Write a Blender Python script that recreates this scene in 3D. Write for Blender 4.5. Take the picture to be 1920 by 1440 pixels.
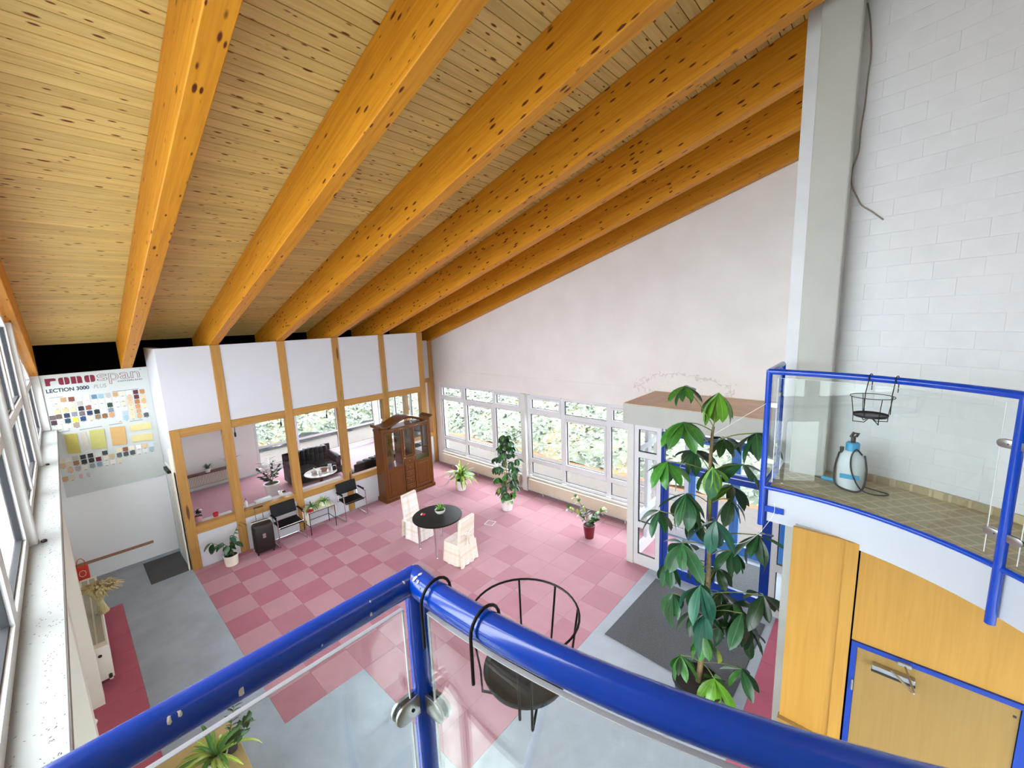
import bpy, bmesh, math, random
from mathutils import Vector, Matrix
random.seed(7)
for o in list(bpy.data.objects): bpy.data.objects.remove(o)
SC = bpy.context.scene
COL = SC.collection
PI = math.pi
# ------------------------------------------------------------------ camera
cam = bpy.data.cameras.new('camera'); camo = bpy.data.objects.new('camera', cam); COL.objects.link(camo)
FPX = 769.04
RW = ((0.7435008, 0.6676285, -0.03845249), (0.07776976, -0.14343167, -0.98659965), (-0.66419758, 0.73054719, -0.15856287))
cr, cd, cf = Vector(RW[0]), Vector(RW[1]), Vector(RW[2])
EYE = Vector((0, 0, 4.9))
mw = Matrix.Identity(4)
for i in range(3):
    mw[i][0] = cr[i]; mw[i][1] = -cd[i]; mw[i][2] = -cf[i]; mw[i][3] = EYE[i]
camo.matrix_world = mw
cam.sensor_width = 36; cam.sensor_fit = 'HORIZONTAL'; cam.lens = FPX / 1920 * 36; cam.clip_start = .02; cam.clip_end = 300
SC.camera = camo
# ------------------------------------------------------------------ world: bright even overcast
w = bpy.data.worlds.new('overcast_sky'); SC.world = w; w.use_nodes = True
nt = w.node_tree; nt.nodes.clear()
wo = nt.nodes.new('ShaderNodeOutputWorld'); bg = nt.nodes.new('ShaderNodeBackground')
tc = nt.nodes.new('ShaderNodeTexCoord'); sx = nt.nodes.new('ShaderNodeSeparateXYZ'); rmp = nt.nodes.new('ShaderNodeValToRGB')
rmp.color_ramp.elements[0].position = 0.0; rmp.color_ramp.elements[0].color = (.75, .83, .94, 1)
rmp.color_ramp.elements[1].position = .7; rmp.color_ramp.elements[1].color = (.91, .97, 1, 1)
nt.links.new(tc.outputs['Generated'], sx.inputs[0]); nt.links.new(sx.outputs[2], rmp.inputs[0])
nt.links.new(rmp.outputs[0], bg.inputs[0]); nt.links.new(bg.outputs[0], wo.inputs[0])
bg.inputs[1].default_value = 7.5
SC.view_settings.view_transform = 'Standard'; SC.view_settings.look = 'None'
SC.view_settings.gamma = 1; SC.view_settings.use_curve_mapping = False
SC.view_settings.exposure = 0.82
# ------------------------------------------------------------------ helpers
def lin(h):
    if isinstance(h, str):
        h = h.lstrip('#'); c = [int(h[i:i+2], 16)/255 for i in (0, 2, 4)]
    else: c = [v/255 for v in h]
    return tuple((v/12.92 if v <= .04045 else ((v+.055)/1.055)**2.4) for v in c)
def ray(x, y): return cr*((x-960)/FPX) + cd*((y-720)/FPX) + cf
def at(x, y, ax, v):
    r = ray(x, y); return EYE + r*((v-EYE[ax])/r[ax])
MATS = {}
class NT:
    def __init__(s, name):
        s.m = bpy.data.materials.new(name); s.m.use_nodes = True; s.t = s.m.node_tree; s.t.nodes.clear()
        s.out = s.n('ShaderNodeOutputMaterial'); MATS[name] = s.m
    def n(s, k, **kw):
        q = s.t.nodes.new(k)
        for a, b in kw.items(): setattr(q, a, b)
        return q
    def l(s, a, b): s.t.links.new(a, b)
    def val(s, sock, v):
        if hasattr(v, 'is_output') or isinstance(v, bpy.types.NodeSocket): s.l(v, sock)
        else: sock.default_value = v
    def math(s, op, a, b=0.0, c=0.0):
        q = s.n('ShaderNodeMath', operation=op); s.val(q.inputs[0], a); s.val(q.inputs[1], b); s.val(q.inputs[2], c); return q.outputs[0]
    def coords(s, scale=(1, 1, 1), rnd=0.0, kind='Object', loc=(0, 0, 0)):
        t = s.n('ShaderNodeTexCoord'); mp = s.n('ShaderNodeMapping'); mp.inputs['Scale'].default_value = scale; mp.inputs['Location'].default_value = loc
        src = t.outputs[kind]
        if rnd:
            oi = s.n('ShaderNodeObjectInfo'); cm = s.n('ShaderNodeCombineXYZ'); v = s.math('MULTIPLY', oi.outputs['Random'], rnd)
            for i in range(3): s.l(v, cm.inputs[i])
            ad = s.n('ShaderNodeVectorMath', operation='ADD'); s.l(src, ad.inputs[0]); s.l(cm.outputs[0], ad.inputs[1]); src = ad.outputs[0]
        s.l(src, mp.inputs[0]); return mp.outputs[0]
    def noise(s, vec, scale=5, detail=3, rough=.5, dist=0):
        q = s.n('ShaderNodeTexNoise'); s.l(vec, q.inputs['Vector']); q.inputs['Scale'].default_value = scale
        q.inputs['Detail'].default_value = detail; q.inputs['Roughness'].default_value = rough; q.inputs['Distortion'].default_value = dist
        return q.outputs['Fac']
    def ramp(s, fac, stops):
        q = s.n('ShaderNodeValToRGB'); e = q.color_ramp.elements
        while len(e) < len(stops): e.new(.5)
        for i, (p, c) in enumerate(stops):
            e[i].position = p; e[i].color = (*c, 1) if len(c) == 3 else c
        s.l(fac, q.inputs[0]); return q.outputs[0]
    def mix(s, fac, a, b, mode='MIX'):
        q = s.n('ShaderNodeMix', data_type='RGBA', blend_type=mode)
        s.val(q.inputs[0], fac)
        for k, v in ((6, a), (7, b)):
            if isinstance(v, tuple): q.inputs[k].default_value = (*v[:3], 1)
            else: s.l(v, q.inputs[k])
        return q.outputs[2]
    def bsdf(s, col, rough=.6, metal=0, spec=.5, normal=None, coat=0, alpha=None, sheen=0):
        p = s.n('ShaderNodeBsdfPrincipled')
        if isinstance(col, tuple): p.inputs['Base Color'].default_value = (*col[:3], 1)
        else: s.l(col, p.inputs['Base Color'])
        s.val(p.inputs['Roughness'], rough); s.val(p.inputs['Metallic'], metal)
        p.inputs['Specular IOR Level'].default_value = spec; p.inputs['Coat Weight'].default_value = coat; p.inputs['Sheen Weight'].default_value = sheen
        if normal is not None: s.l(normal, p.inputs['Normal'])
        s.l(p.outputs[0], s.out.inputs[0]); return p
    def bump(s, h, strength=.3, dist=.01):
        q = s.n('ShaderNodeBump'); q.inputs['Strength'].default_value = strength; q.inputs['Distance'].default_value = dist; s.l(h, q.inputs['Height']); return q.outputs[0]
def plain(name, col, rough=.6, metal=0, var=.06, vs=6.0, bump=0, bs=80, spec=.5, coat=0, stretch=(1, 1, 1), rnd=3.0, sheen=0):
    t = NT(name); c = lin(col); v = t.coords(stretch, rnd)
    f = t.noise(v, vs, 4, .6)
    dk = tuple(x*(1-var*2) for x in c); lt = tuple(min(1, x*(1+var)) for x in c)
    cc = t.ramp(f, [(.25, dk), (.75, lt)])
    nrm = t.bump(t.noise(v, bs, 2, .5), bump, .004) if bump else None
    t.bsdf(cc, rough, metal, spec, nrm, coat, sheen=sheen); return t.m
def wood(name, base, dark, axis, knots=(9, 1.6), kden=.5, ksize=.16, rough=.55, grain=.5, rnd=20.0, spec=.35, kcol=None, rvar=.18):
    t = NT(name); b = lin(base); d = lin(dark); kc = lin(kcol) if kcol else tuple(x*.35 for x in d)
    gs = [30, 30, 30]; gs[axis] = 1.4
    v = t.coords(tuple(gs), rnd); g = t.noise(v, 1.0, 5, .6, .4)
    lo = [3, 3, 3]; lo[axis] = .5
    g2 = t.noise(t.coords(tuple(lo), rnd), 1.0, 3, .5)
    c = t.ramp(g, [(.3, d), (.62, b)])
    c = t.mix(grain, b, c)
    c2 = t.mix(t.math('MULTIPLY', g2, .45), c, tuple(x*.7 for x in b))
    oi = t.n('ShaderNodeObjectInfo'); hv = t.n('ShaderNodeHueSaturation'); t.l(c2, hv.inputs['Color'])
    t.l(t.math('ADD', t.math('MULTIPLY', oi.outputs['Random'], rvar), 1-rvar*.5), hv.inputs['Value']); c2 = hv.outputs[0]
    ks = [knots[0]]*3; ks[axis] = knots[1]
    vo = t.n('ShaderNodeTexVoronoi'); vo.inputs['Scale'].default_value = 1; t.l(t.coords(tuple(ks), rnd), vo.inputs['Vector'])
    sep = t.n('ShaderNodeSeparateColor'); t.l(vo.outputs['Color'], sep.inputs[0])
    has = t.math('LESS_THAN', sep.outputs[0], kden)
    sz = t.math('MULTIPLY', t.math('ADD', sep.outputs[1], .5), ksize)
    kn = t.math('SUBTRACT', 1.0, t.math('DIVIDE', vo.outputs['Distance'], sz)); kn = t.math('MULTIPLY', t.math('MAXIMUM', kn, 0), 2.6); kn = t.math('MINIMUM', kn, 1)
    kf = t.math('MULTIPLY', kn, has)
    c3 = t.mix(kf, c2, kc)
    t.bsdf(c3, rough, 0, spec, t.bump(g, .12, .002)); return t.m
def glass(name, tint=(.97, .985, .98), refl=1.0, rough=.0):
    t = NT(name); tr = t.n('ShaderNodeBsdfTransparent'); tr.inputs[0].default_value = (*tint, 1)
    gl = t.n('ShaderNodeBsdfGlossy'); gl.inputs['Roughness'].default_value = rough; gl.inputs[0].default_value = (1, 1, 1, 1)
    fr = t.n('ShaderNodeFresnel'); ge = t.n('ShaderNodeNewGeometry'); t.l(t.math('SUBTRACT', 1.45, t.math('MULTIPLY', ge.outputs['Backfacing'], 1.45-1/1.45)), fr.inputs[0])
    mx = t.n('ShaderNodeMixShader'); t.l(t.math('MULTIPLY', fr.outputs[0], refl), mx.inputs[0]); t.l(tr.outputs[0], mx.inputs[1]); t.l(gl.outputs[0], mx.inputs[2])
    t.l(mx.outputs[0], t.out.inputs[0]); return t.m
def leafy(name, col):
    t = NT(name); c = lin(col); v = t.coords((1, 1, 1), 0); sp = t.n('ShaderNodeSeparateXYZ'); t.l(v, sp.inputs[0]); oi = t.n('ShaderNodeObjectInfo')
    f = t.noise(t.coords((1, 1, 1), 9), 10, 3, .6); cc = t.ramp(f, [(.25, tuple(x*.65 for x in c)), (.75, tuple(min(1, x*1.15) for x in c))])
    rib = t.math('LESS_THAN', t.math('ABSOLUTE', sp.outputs[1]), .0028); cc = t.mix(t.math('MULTIPLY', rib, .55), cc, tuple(min(1, x*1.6+.06) for x in c))
    hv = t.n('ShaderNodeHueSaturation'); t.l(cc, hv.inputs['Color']); t.l(t.math('ADD', t.math('MULTIPLY', oi.outputs['Random'], .5), .75), hv.inputs['Value'])
    t.bsdf(hv.outputs[0], .3, spec=.5); return t.m
plain('white_wall', '#e8e2dc', .85, var=.02, vs=2, bump=.05, bs=60)
plain('white_panel', '#cdcdd1', .6, var=.012, vs=1.5)
plain('bright_white', '#f0f2f3', .6, var=.012, vs=1.5)
plain('fascia_white', '#bcc1c6', .6, var=.012, vs=1.5)
plain('white_paint', '#d6d5d0', .4, var=.02)
plain('white_plastic', '#d9d9da', .35, var=.01)
plain('block_paint', '#dcdede', .6, var=.03, vs=4, bump=.1, bs=90)
plain('column_paint', '#b9bab0', .7, var=.03, vs=3, bump=.05)
plain('sill_stone', '#a0a4a3', .45, var=.03, vs=9)
plain('sill_edge', '#8d837e', .7, var=.1, vs=30)
plain('lower_wall', '#dcd8c8', .7, var=.02)
plain('grey_carpet', '#a4b0be', .95, var=.10, vs=2.2, bump=.2, bs=300, sheen=.1)
plain('grey_carpet_light', '#a2a9b2', .95, var=.06, vs=3, bump=.2, bs=300, sheen=.1)
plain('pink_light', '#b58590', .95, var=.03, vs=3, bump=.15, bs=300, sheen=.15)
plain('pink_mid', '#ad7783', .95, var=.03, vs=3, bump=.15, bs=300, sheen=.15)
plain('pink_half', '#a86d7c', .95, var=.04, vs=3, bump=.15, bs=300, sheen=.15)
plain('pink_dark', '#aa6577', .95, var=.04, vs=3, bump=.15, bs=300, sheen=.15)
plain('pink_rose', '#b85a70', .95, var=.05, vs=3, bump=.15, bs=300, sheen=.1)
plain('dark_mat', '#55565a', .95, var=.18, vs=40, bump=.3, bs=300)
plain('void_black', '#030303', 1, var=.0, spec=0)  # flat black; over the lounge it paints in the roof void's darkness
plain('blue_paint', '#0540b0', .2, var=.05, vs=12, spec=.5, coat=.25)
plain('blue_frame', '#0a3590', .35, var=.03)
plain('blue_door', '#3a78bd', .4, var=.03)
plain('steel', '#b9b9b6', .3, 1.0, var=.05)
plain('chrome', '#d6d6d6', .12, 1.0, var=.02)
plain('black_iron', '#17130f', .5, .3, var=.1, vs=60)
plain('black_plastic', '#1b1b1c', .45, var=.05)
plain('black_leather', '#060606', .5, var=.12, vs=14, bump=.15, bs=60, spec=.3)
plain('black_gloss', '#0b0a0c', .35, var=.03, spec=.3)
plain('gasket', '#17181c', .7, var=0)
leafy('leaf_dark', '#2c5a33')
leafy('leaf_mid', '#3d7a2c')
leafy('leaf_bright', '#69a12c')
leafy('leaf_blue', '#2f6650')
leafy('leaf_yellow', '#a9bf52')
leafy('leaf_deep', '#20401f')
plain('stem_green', '#6f7a3a', .6, var=.15, vs=20)
plain('bark', '#8a7350', .8, var=.2, vs=25, bump=.3, bs=60)
plain('soil', '#2c2019', .95, var=.3, vs=50, bump=.5, bs=90)
plain('pot_white', '#eceae2', .4, var=.02)
plain('pot_red', '#6d1622', .4, var=.06)
plain('pot_black', '#24262a', .5, var=.06)
plain('red_plastic', '#c4182a', .4, var=.05)
plain('red_bag', '#e2371f', .5, var=.08)
plain('case_brown', '#1e1512', .45, var=.08, vs=20, bump=.1, bs=120)
plain('cream', '#f0e8d6', .8, var=.05, vs=12)
plain('convector', '#d3c6af', .55, var=.02)
plain('rad_white', '#e5e0d2', .45, var=.02)
plain('rad_grille', '#a9a695', .5, var=.05)
plain('canopy_top', '#cdb299', .75, var=.08, vs=4)
plain('straw', '#c9b888', .8, var=.2, vs=30)
plain('tank_white', '#d3dde0', .45, var=.04)
plain('tank_blue', '#2f9fd0', .4, var=.04)
plain('board_grey', '#c9ceca', .5, var=.02)
plain('print_red', '#7a1230', .6, var=0)
plain('print_blue', '#20263f', .6, var=0)
plain('print_grey', '#8a8d90', .6, var=0)
plain('rail_wood_tan', '#a5785b', .6, var=.08, stretch=(2, 1, 20))
plain('cable', '#8c7d70', .6, var=.05)
plain('marble', '#e6e2de', .2, var=.06, vs=5)
plain('paver', '#a8988f', .9, var=.15, vs=5)
plain('leaf_litter', '#8a5a3a', .95, var=.3, vs=5)
plain('outdoor_soil', '#9a9f9c', .95, var=.3, vs=5)
plain('bare_bark', '#8d8480', .9, var=.1)
plain('brass', '#c29a4a', .3, 1.0, var=.05)
plain('birdlime', '#dcdad0', .8, var=.1)
wood('beam_wood', '#dd9420', '#b56d10', 0, (17, 5.0), .6, .2, .5, .85, spec=.3, kcol='#5a2408')
wood('plank_wood', '#e2c47c', '#bf954c', 1, (20, 6.0), .65, .21, .55, .75, kcol='#6a3410')
wood('timber', '#b98a48', '#9d6a2a', 2, (5, .8), .25, .12, .5, .6, rnd=11)
wood('timber_y', '#b98a48', '#9d6a2a', 1, (5, .8), .2, .12, .5, .6, rnd=11)
wood('cabinet_wood', '#693a06', '#3f1d03', 2, (1, .3), .0, .1, .3, .7, spec=.5, rvar=.06)
wood('birch', '#b98b3d', '#a37327', 2, (2, .4), .0, .1, .4, .55, rvar=.05)
wood('birch_pale', '#987a42', '#866731', 2, (2, .4), .0, .1, .4, .45, rvar=.05)
wood('desk_wood', '#d8bd86', '#c4a468', 0, (2, .4), .0, .1, .45, .4, rvar=.05)
glass('window_glass', (.99, .995, .995), .55)
glass('rail_glass', (.965, .985, .98), 1.2)
glass('cab_glass', (.93, .93, .92), 1.6)
t = NT('glass_edge'); t.bsdf((.78, .80, .76), .25)
# slip cover: off-white with a soft plaid
t = NT('plaid'); v = t.coords((1, 1, 1)); sp = t.n('ShaderNodeSeparateXYZ'); t.l(v, sp.inputs[0])
def stripe(ax, per, wd, off=0.0):
    fr = t.math('FRACT', t.math('ADD', t.math('DIVIDE', sp.outputs[ax], per), off)); return t.math('LESS_THAN', fr, wd)
a_ = t.math('MAXIMUM', stripe(0, .3, .22), stripe(1, .3, .22, .35)); b_ = t.math('MAXIMUM', stripe(2, .28, .2, .2), 0)
f_ = t.math('ADD', t.math('MULTIPLY', a_, .34), t.math('MULTIPLY', b_, .24))
f2 = t.math('MAXIMUM', stripe(0, .115, .05, .1), stripe(2, .1, .06, .5))
c_ = t.mix(f_, lin('#efece4'), lin('#dcbf95')); c_ = t.mix(t.math('MULTIPLY', f2, .35), c_, lin('#b98a86')); t.bsdf(c_, .9, sheen=.1)
# balcony floor covering: beige with a faint lozenge print
t = NT('gallery_floor'); v = t.coords((1, 1, 1)); mp = t.n('ShaderNodeMapping'); mp.inputs['Rotation'].default_value = (0, 0, .75); t.l(v, mp.inputs[0]); sp = t.n('ShaderNodeSeparateXYZ'); t.l(mp.outputs[0], sp.inputs[0])
def st2(ax):
    return t.math('LESS_THAN', t.math('FRACT', t.math('MULTIPLY', sp.outputs[ax], 8.5)), .16)
g_ = t.math('MAXIMUM', st2(0), st2(1)); nz = t.noise(t.coords((1, 1, 1)), 60, 3, .6)
c_ = t.mix(nz, lin('#8f815f'), lin('#b3a67f')); c_ = t.mix(t.math('MULTIPLY', g_, .5), c_, lin('#cfc49c')); t.bsdf(c_, .4)
# frosted ground cover outside
t = NT('frost_leaf'); oi = t.noise(t.coords((1, 1, 1), 0), .9, 4, .7); o2 = t.noise(t.coords((1, 1, 1)), 9, 2, .6)
c_ = t.ramp(oi, [(.3, lin('#434c3e')), (.5, lin('#5f6957')), (.62, lin('#6e6446')), (.75, lin('#717a73'))]); c_ = t.mix(t.math('MULTIPLY', t.math('GREATER_THAN', o2, .55), .7), c_, lin('#8f9593')); t.bsdf(c_, .9)

class B:
    """collects simple shapes into one mesh"""
    def __init__(s, o=(0, 0, 0)): s.v = []; s.f = []; s.o = Vector(o)
    def add(s, vs, fs):
        k = len(s.v); s.v += [Vector(p)-s.o for p in vs]; s.f += [tuple(i+k for i in f) for f in fs]; return s
    def box(s, x0, x1, y0, y1, z0, z1):
        vs = [(x, y, z) for z in (z0, z1) for y in (y0, y1) for x in (x0, x1)]
        return s.add(vs, [(0, 2, 3, 1), (4, 5, 7, 6), (0, 1, 5, 4), (2, 6, 7, 3), (0, 4, 6, 2), (1, 3, 7, 5)])
    def obox(s, c, sz, m=None):
        c = Vector(c); hx, hy, hz = sz[0]/2, sz[1]/2, sz[2]/2
        vs = [Vector((x, y, z)) for z in (-hz, hz) for y in (-hy, hy) for x in (-hx, hx)]
        if m is not None: vs = [m @ p for p in vs]
        return s.add([c+p for p in vs], [(0, 2, 3, 1), (4, 5, 7, 6), (0, 1, 5, 4), (2, 6, 7, 3), (0, 4, 6, 2), (1, 3, 7, 5)])
    def tube(s, pts, r, n=8, closed=False):
        pts = [Vector(p) for p in pts]; N = len(pts); rr = r if isinstance(r, (list, tuple)) else [r]*N
        vs = []; up = None
        for i, p in enumerate(pts):
            a = pts[i-1] if (i or closed) else p; b = pts[(i+1) % N] if (i < N-1 or closed) else p
            d = (b-a).normalized()
            if up is None: up = Vector((0, 0, 1)) if abs(d.z) < .9 else Vector((1, 0, 0))
            x = d.cross(up)
            if x.length < 1e-5: x = d.cross(Vector((0, 1, 0)))
            x.normalize(); y = x.cross(d).normalized(); up = y
            d1 = (p-a).normalized() if (p-a).length > 1e-9 else d; cs = max(.5, d1.dot(d)); k = 1/cs if (i not in (0, N-1) or closed) else 1
            k = min(k, 1.25)
            vs += [p + (x*math.cos(q) + y*math.sin(q))*rr[i]*k for q in [2*PI*j/n for j in range(n)]]
        fs = []
        for i in range(N if closed else N-1):
            for j in range(n):
                a, b = i*n, ((i+1) % N)*n; fs.append((a+j, a+(j+1) % n, b+(j+1) % n, b+j))
        if not closed: fs += [tuple(range(n-1, -1, -1)), tuple(range((N-1)*n, N*n))]
        return s.add(vs, fs)
    def lathe(s, prof, n=24, c=(0, 0, 0)):
        c = Vector(c); vs = []; fs = []; m = len(prof)
        for r, z in prof:
            vs += [c+Vector((r*math.cos(2*PI*j/n), r*math.sin(2*PI*j/n), z)) for j in range(n)]
        for i in range(m-1):
            for j in range(n): fs.append((i*n+j, i*n+(j+1) % n, (i+1)*n+(j+1) % n, (i+1)*n+j))
        if prof[0][0] > 1e-6: fs.append(tuple(range(n-1, -1, -1)))
        if prof[-1][0] > 1e-6: fs.append(tuple(range((m-1)*n, m*n)))
        return s.add(vs, fs)
    def prism(s, poly, ax, a, b):
        """extrude a 2d polygon along axis ax between a and b"""
        o = [i for i in range(3) if i != ax]; vs = []
        for t_ in (a, b):
            for p in poly:
                q = [0, 0, 0]; q[ax] = t_; q[o[0]] = p[0]; q[o[1]] = p[1]; vs.append(tuple(q))
        n = len(poly); fs = [tuple(range(n-1, -1, -1)), tuple(range(n, 2*n))]
        fs += [(i, (i+1) % n, n+(i+1) % n, n+i) for i in range(n)]
        return s.add(vs, fs)
    def mesh(s, name, bevel=0, seg=2, smooth=False, ang=.7):
        me = bpy.data.meshes.new(name); me.from_pydata([tuple(p) for p in s.v], [], s.f)
        bm = bmesh.new(); bm.from_mesh(me)
        bmesh.ops.recalc_face_normals(bm, faces=bm.faces)
        if bevel:
            ed = [e for e in bm.edges if len(e.link_faces) == 2 and e.calc_face_angle(0) > .5]
            bmesh.ops.bevel(bm, geom=ed, offset=bevel, segments=seg, affect='EDGES', profile=.5)
        bm.to_mesh(me); bm.free()
        if smooth:
            me.polygons.foreach_set('use_smooth', [True]*len(me.polygons)); me.set_sharp_from_angle(angle=ang)
        me.update(); return me
    def make(s, name, mat, parent=None, **kw):
        return obj(name, s.mesh(name, **kw), mat, parent)
def obj(name, me, mat, parent=None, m=None):
    o = bpy.data.objects.new(name, me); COL.objects.link(o)
    if mat is not None and me is not None and not me.materials: me.materials.append(MATS[mat] if isinstance(mat, str) else mat)
    if parent is not None: o.parent = parent
    if m is not None: o.matrix_local = m
    return o
def tag(o, label=None, cat=None, group=None, kind=None):
    if label: o['label'] = label
    if cat: o['category'] = cat
    if group: o['group'] = group
    if kind: o['kind'] = kind
    return o
def thing(name, label, cat, loc=(0, 0, 0), rz=0, group=None):
    o = bpy.data.objects.new(name, None); COL.objects.link(o); o.location = loc; o.rotation_euler = (0, 0, rz); o.empty_display_size = .1
    return tag(o, label, cat, group)
def struct(name, loc=(0, 0, 0)):
    o = bpy.data.objects.new(name, None); COL.objects.link(o); o.location = loc; o['kind'] = 'structure'; o.empty_display_size = .1; return o
def curve(pts, n=6):
    """Catmull-Rom through points"""
    p = [Vector(q) for q in pts]; p = [p[0]*2-p[1]] + p + [p[-1]*2-p[-2]]; out = []
    for i in range(1, len(p)-2):
        for j in range(n):
            t_ = j/n; a, b, c, d = p[i-1], p[i], p[i+1], p[i+2]
            out.append(.5*((2*b)+(c-a)*t_+(2*a-5*b+4*c-d)*t_*t_+(3*b-a-3*c+d)*t_**3))
    out.append(p[-2]); return out
SL = .297                                   # roof slope
def bz(x): return 4.59 + SL*(x+10.22)       # underside of the roof beams
BD = .57                                    # vertical depth of a beam
CX, CY = -.66, 2.37                         # centre of the round gallery
RR, RB, RWL = 1.915, 2.79, 1.93             # handrail, block wall, slab edge
def arc(r, a0, a1, n, z=0): return [Vector((CX+r*math.cos(math.radians(a0+(a1-a0)*i/n)), CY+r*math.sin(math.radians(a0+(a1-a0)*i/n)), z)) for i in range(n+1)]
# ================================================================== STRUCTURE
# ---- floor: screed with carpet tiles and carpet runs laid on it
fl = B().box(-15.6, 2.4, -.55, 8.75, -.2, -.006).make('floor', 'grey_carpet'); fl['kind'] = 'structure'
TX, TY = .54, .53
tile_me = {}
def tile_mesh(k, mt, sx, sy):
    key = (mt, round(sx, 3), round(sy, 3))
    if key not in tile_me:
        me = B().box(.0015, sx-.0015, .0015, sy-.0015, -.006, 0).mesh('carpet_tile'); me.materials.append(MATS[mt]); tile_me[key] = me
    return tile_me[key]
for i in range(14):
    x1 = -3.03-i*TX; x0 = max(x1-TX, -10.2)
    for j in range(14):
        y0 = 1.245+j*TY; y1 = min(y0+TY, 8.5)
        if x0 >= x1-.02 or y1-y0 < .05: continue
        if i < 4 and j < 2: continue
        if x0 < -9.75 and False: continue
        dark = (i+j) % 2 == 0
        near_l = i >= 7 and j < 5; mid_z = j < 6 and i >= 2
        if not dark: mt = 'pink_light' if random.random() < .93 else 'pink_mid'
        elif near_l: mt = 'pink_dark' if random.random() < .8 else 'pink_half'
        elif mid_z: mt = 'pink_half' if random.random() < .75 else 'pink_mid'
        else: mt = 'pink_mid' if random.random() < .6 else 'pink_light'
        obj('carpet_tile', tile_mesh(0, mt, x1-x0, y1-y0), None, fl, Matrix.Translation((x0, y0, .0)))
for j in range(14):                                     # rose tiles along the window wall and by the column
    obj('carpet_tile', tile_mesh(1, 'pink_rose', TX, .52), None, fl, Matrix.Translation((-10.02+j*TX, -.367, 0)))
for j in range(9):
    obj('carpet_tile', tile_mesh(1, 'pink_rose', .54, TY), None, fl, Matrix.Translation((-.93, 2.3+j*TY, 0)))
g = B().box(-11.6, -5.19, .155, 1.243, -.006, 0).box(-11.6, -10.03, -.37, .153, -.006, 0).box(-5.19, 2.4, -.1, 2.298, -.006, 0)
g.make('grey_carpet', 'grey_carpet', fl)
B().box(-3.028, -.932, 2.302, 8.5, -.006, 0).make('grey_carpet', 'grey_carpet_light', fl)
B().box(-15.4, -11.402, 1.3, 8.5, -.006, 0).box(-11.402, -10.38, 1.3, 7.2, -.006, 0).make('lounge_carpet', 'pink_mid', fl)
B().box(-11.4, -10.202, 7.2, 8.5, -.006, 0).make('lounge_carpet', 'pink_light', fl)
# ---- ceiling: boards on sloping beams
ce = struct('ceiling', (0, 0, 0))
A = math.atan(SL); CA = math.cos(A)
def slope_m(x, y, off): return Matrix.Translation((x, y, bz(x)+off)) @ Matrix.Rotation(-A, 4, 'Y')
PW = .109/CA
pb = B(); g_ = .0045
pb.prism([(.0008, .006), (g_, 0), (PW-g_, 0), (PW-.0008, .006), (PW-.0008, .02), (.0008, .02)], 1, -.56, 8.7) if False else None
g_ = .0052; pr = [(.0028, .003), (g_, 0), (PW-g_, 0), (PW-.0028, .003), (PW-.0028, .02), (.0028, .02)]
vs = [(p[0], y, p[1]) for y in (-.56, 8.7) for p in pr]; n_ = 6
pb.add(vs, [tuple(range(5, -1, -1)), tuple(range(6, 12))]+[(i, (i+1) % 6, 6+(i+1) % 6, 6+i) for i in range(6)])
pme = pb.mesh('plank'); pme.materials.append(MATS['plank_wood'])
x = -12.55
while x < 2.3:
    obj('plank', pme, None, ce, slope_m(x, 0, BD)); x += .109
rb = B(); rb.box(-2.6, 13.3, -.6, 8.75, .021, .2); obj('roof_slab', rb.mesh('roof_slab'), 'void_black', ce, slope_m(-10.22, 0, BD))
B().box(-11.72, -11.64, -.5, 8.53, 3.9, 4.95).make('dark_infill', 'void_black', ce)
# ---- glued timber roof beams
bm_me = B().box(-2.3/CA, 12.4/CA, -.0875, .0875, 0, BD*CA).mesh('roof_beam', bevel=.008, seg=1)
BY = [-.37, .925, 2.18, 3.44, 4.69, 5.96, 7.22, 8.44]
nm = ['glued timber roof beam running along the top of the window wall', 'roof beam that comes down onto the sample board wall', 'roof beam landing on the leftmost full-height post of the partition', 'roof beam landing on the second full-height partition post from the left',
      'roof beam landing on the third full-height partition post from the left', 'roof beam landing on the fourth full-height partition post from the left', 'roof beam landing on the last full-height partition post before the recess', 'darkest roof beam, lying tight against the tall white gable wall']
for y, l in zip(BY, nm):
    o = obj('roof_beam', bm_me, 'beam_wood', None, slope_m(-10.22, y, 0)); tag(o, l, 'beam', 'sloping timber roof beams')
# ---- back wall with the sample board, side return and void
wb = B().box(-11.75, -11.6, -.42, 1.24, 0, 4.18).make('wall_back', 'bright_white'); wb['kind'] = 'structure'
ws = struct('wall_side')
B().box(-11.6, -10.23, 1.235, 1.36, 2.12, 4.585).make('panel', 'white_panel', ws)
B().box(-11.6, -11.32, 1.235, 1.36, 0, 2.12).make('panel', 'white_panel', ws)
d = struct('door_1'); B().box(-11.28, -10.44, 1.25, 1.29, .01, 2.08).make('door_leaf', 'white_paint', d)
for a, b in ((-11.32, -11.27), (-10.45, -10.30)): B().box(a, b, 1.215, 1.36, 0, 2.12).make('door_jamb', 'white_paint', d)
B().box(-11.27, -10.45, 1.215, 1.36, 2.08, 2.12).make('door_head', 'white_paint', d)
dc = B().box(-11.2, -10.75, 1.17, 1.235, 2.0, 2.06).make('door_closer', 'black_plastic', d)
B().box(-10.38, -10.30, 1.19, 1.235, 0, 2.6).make('door_trim', 'cream', d)
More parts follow.
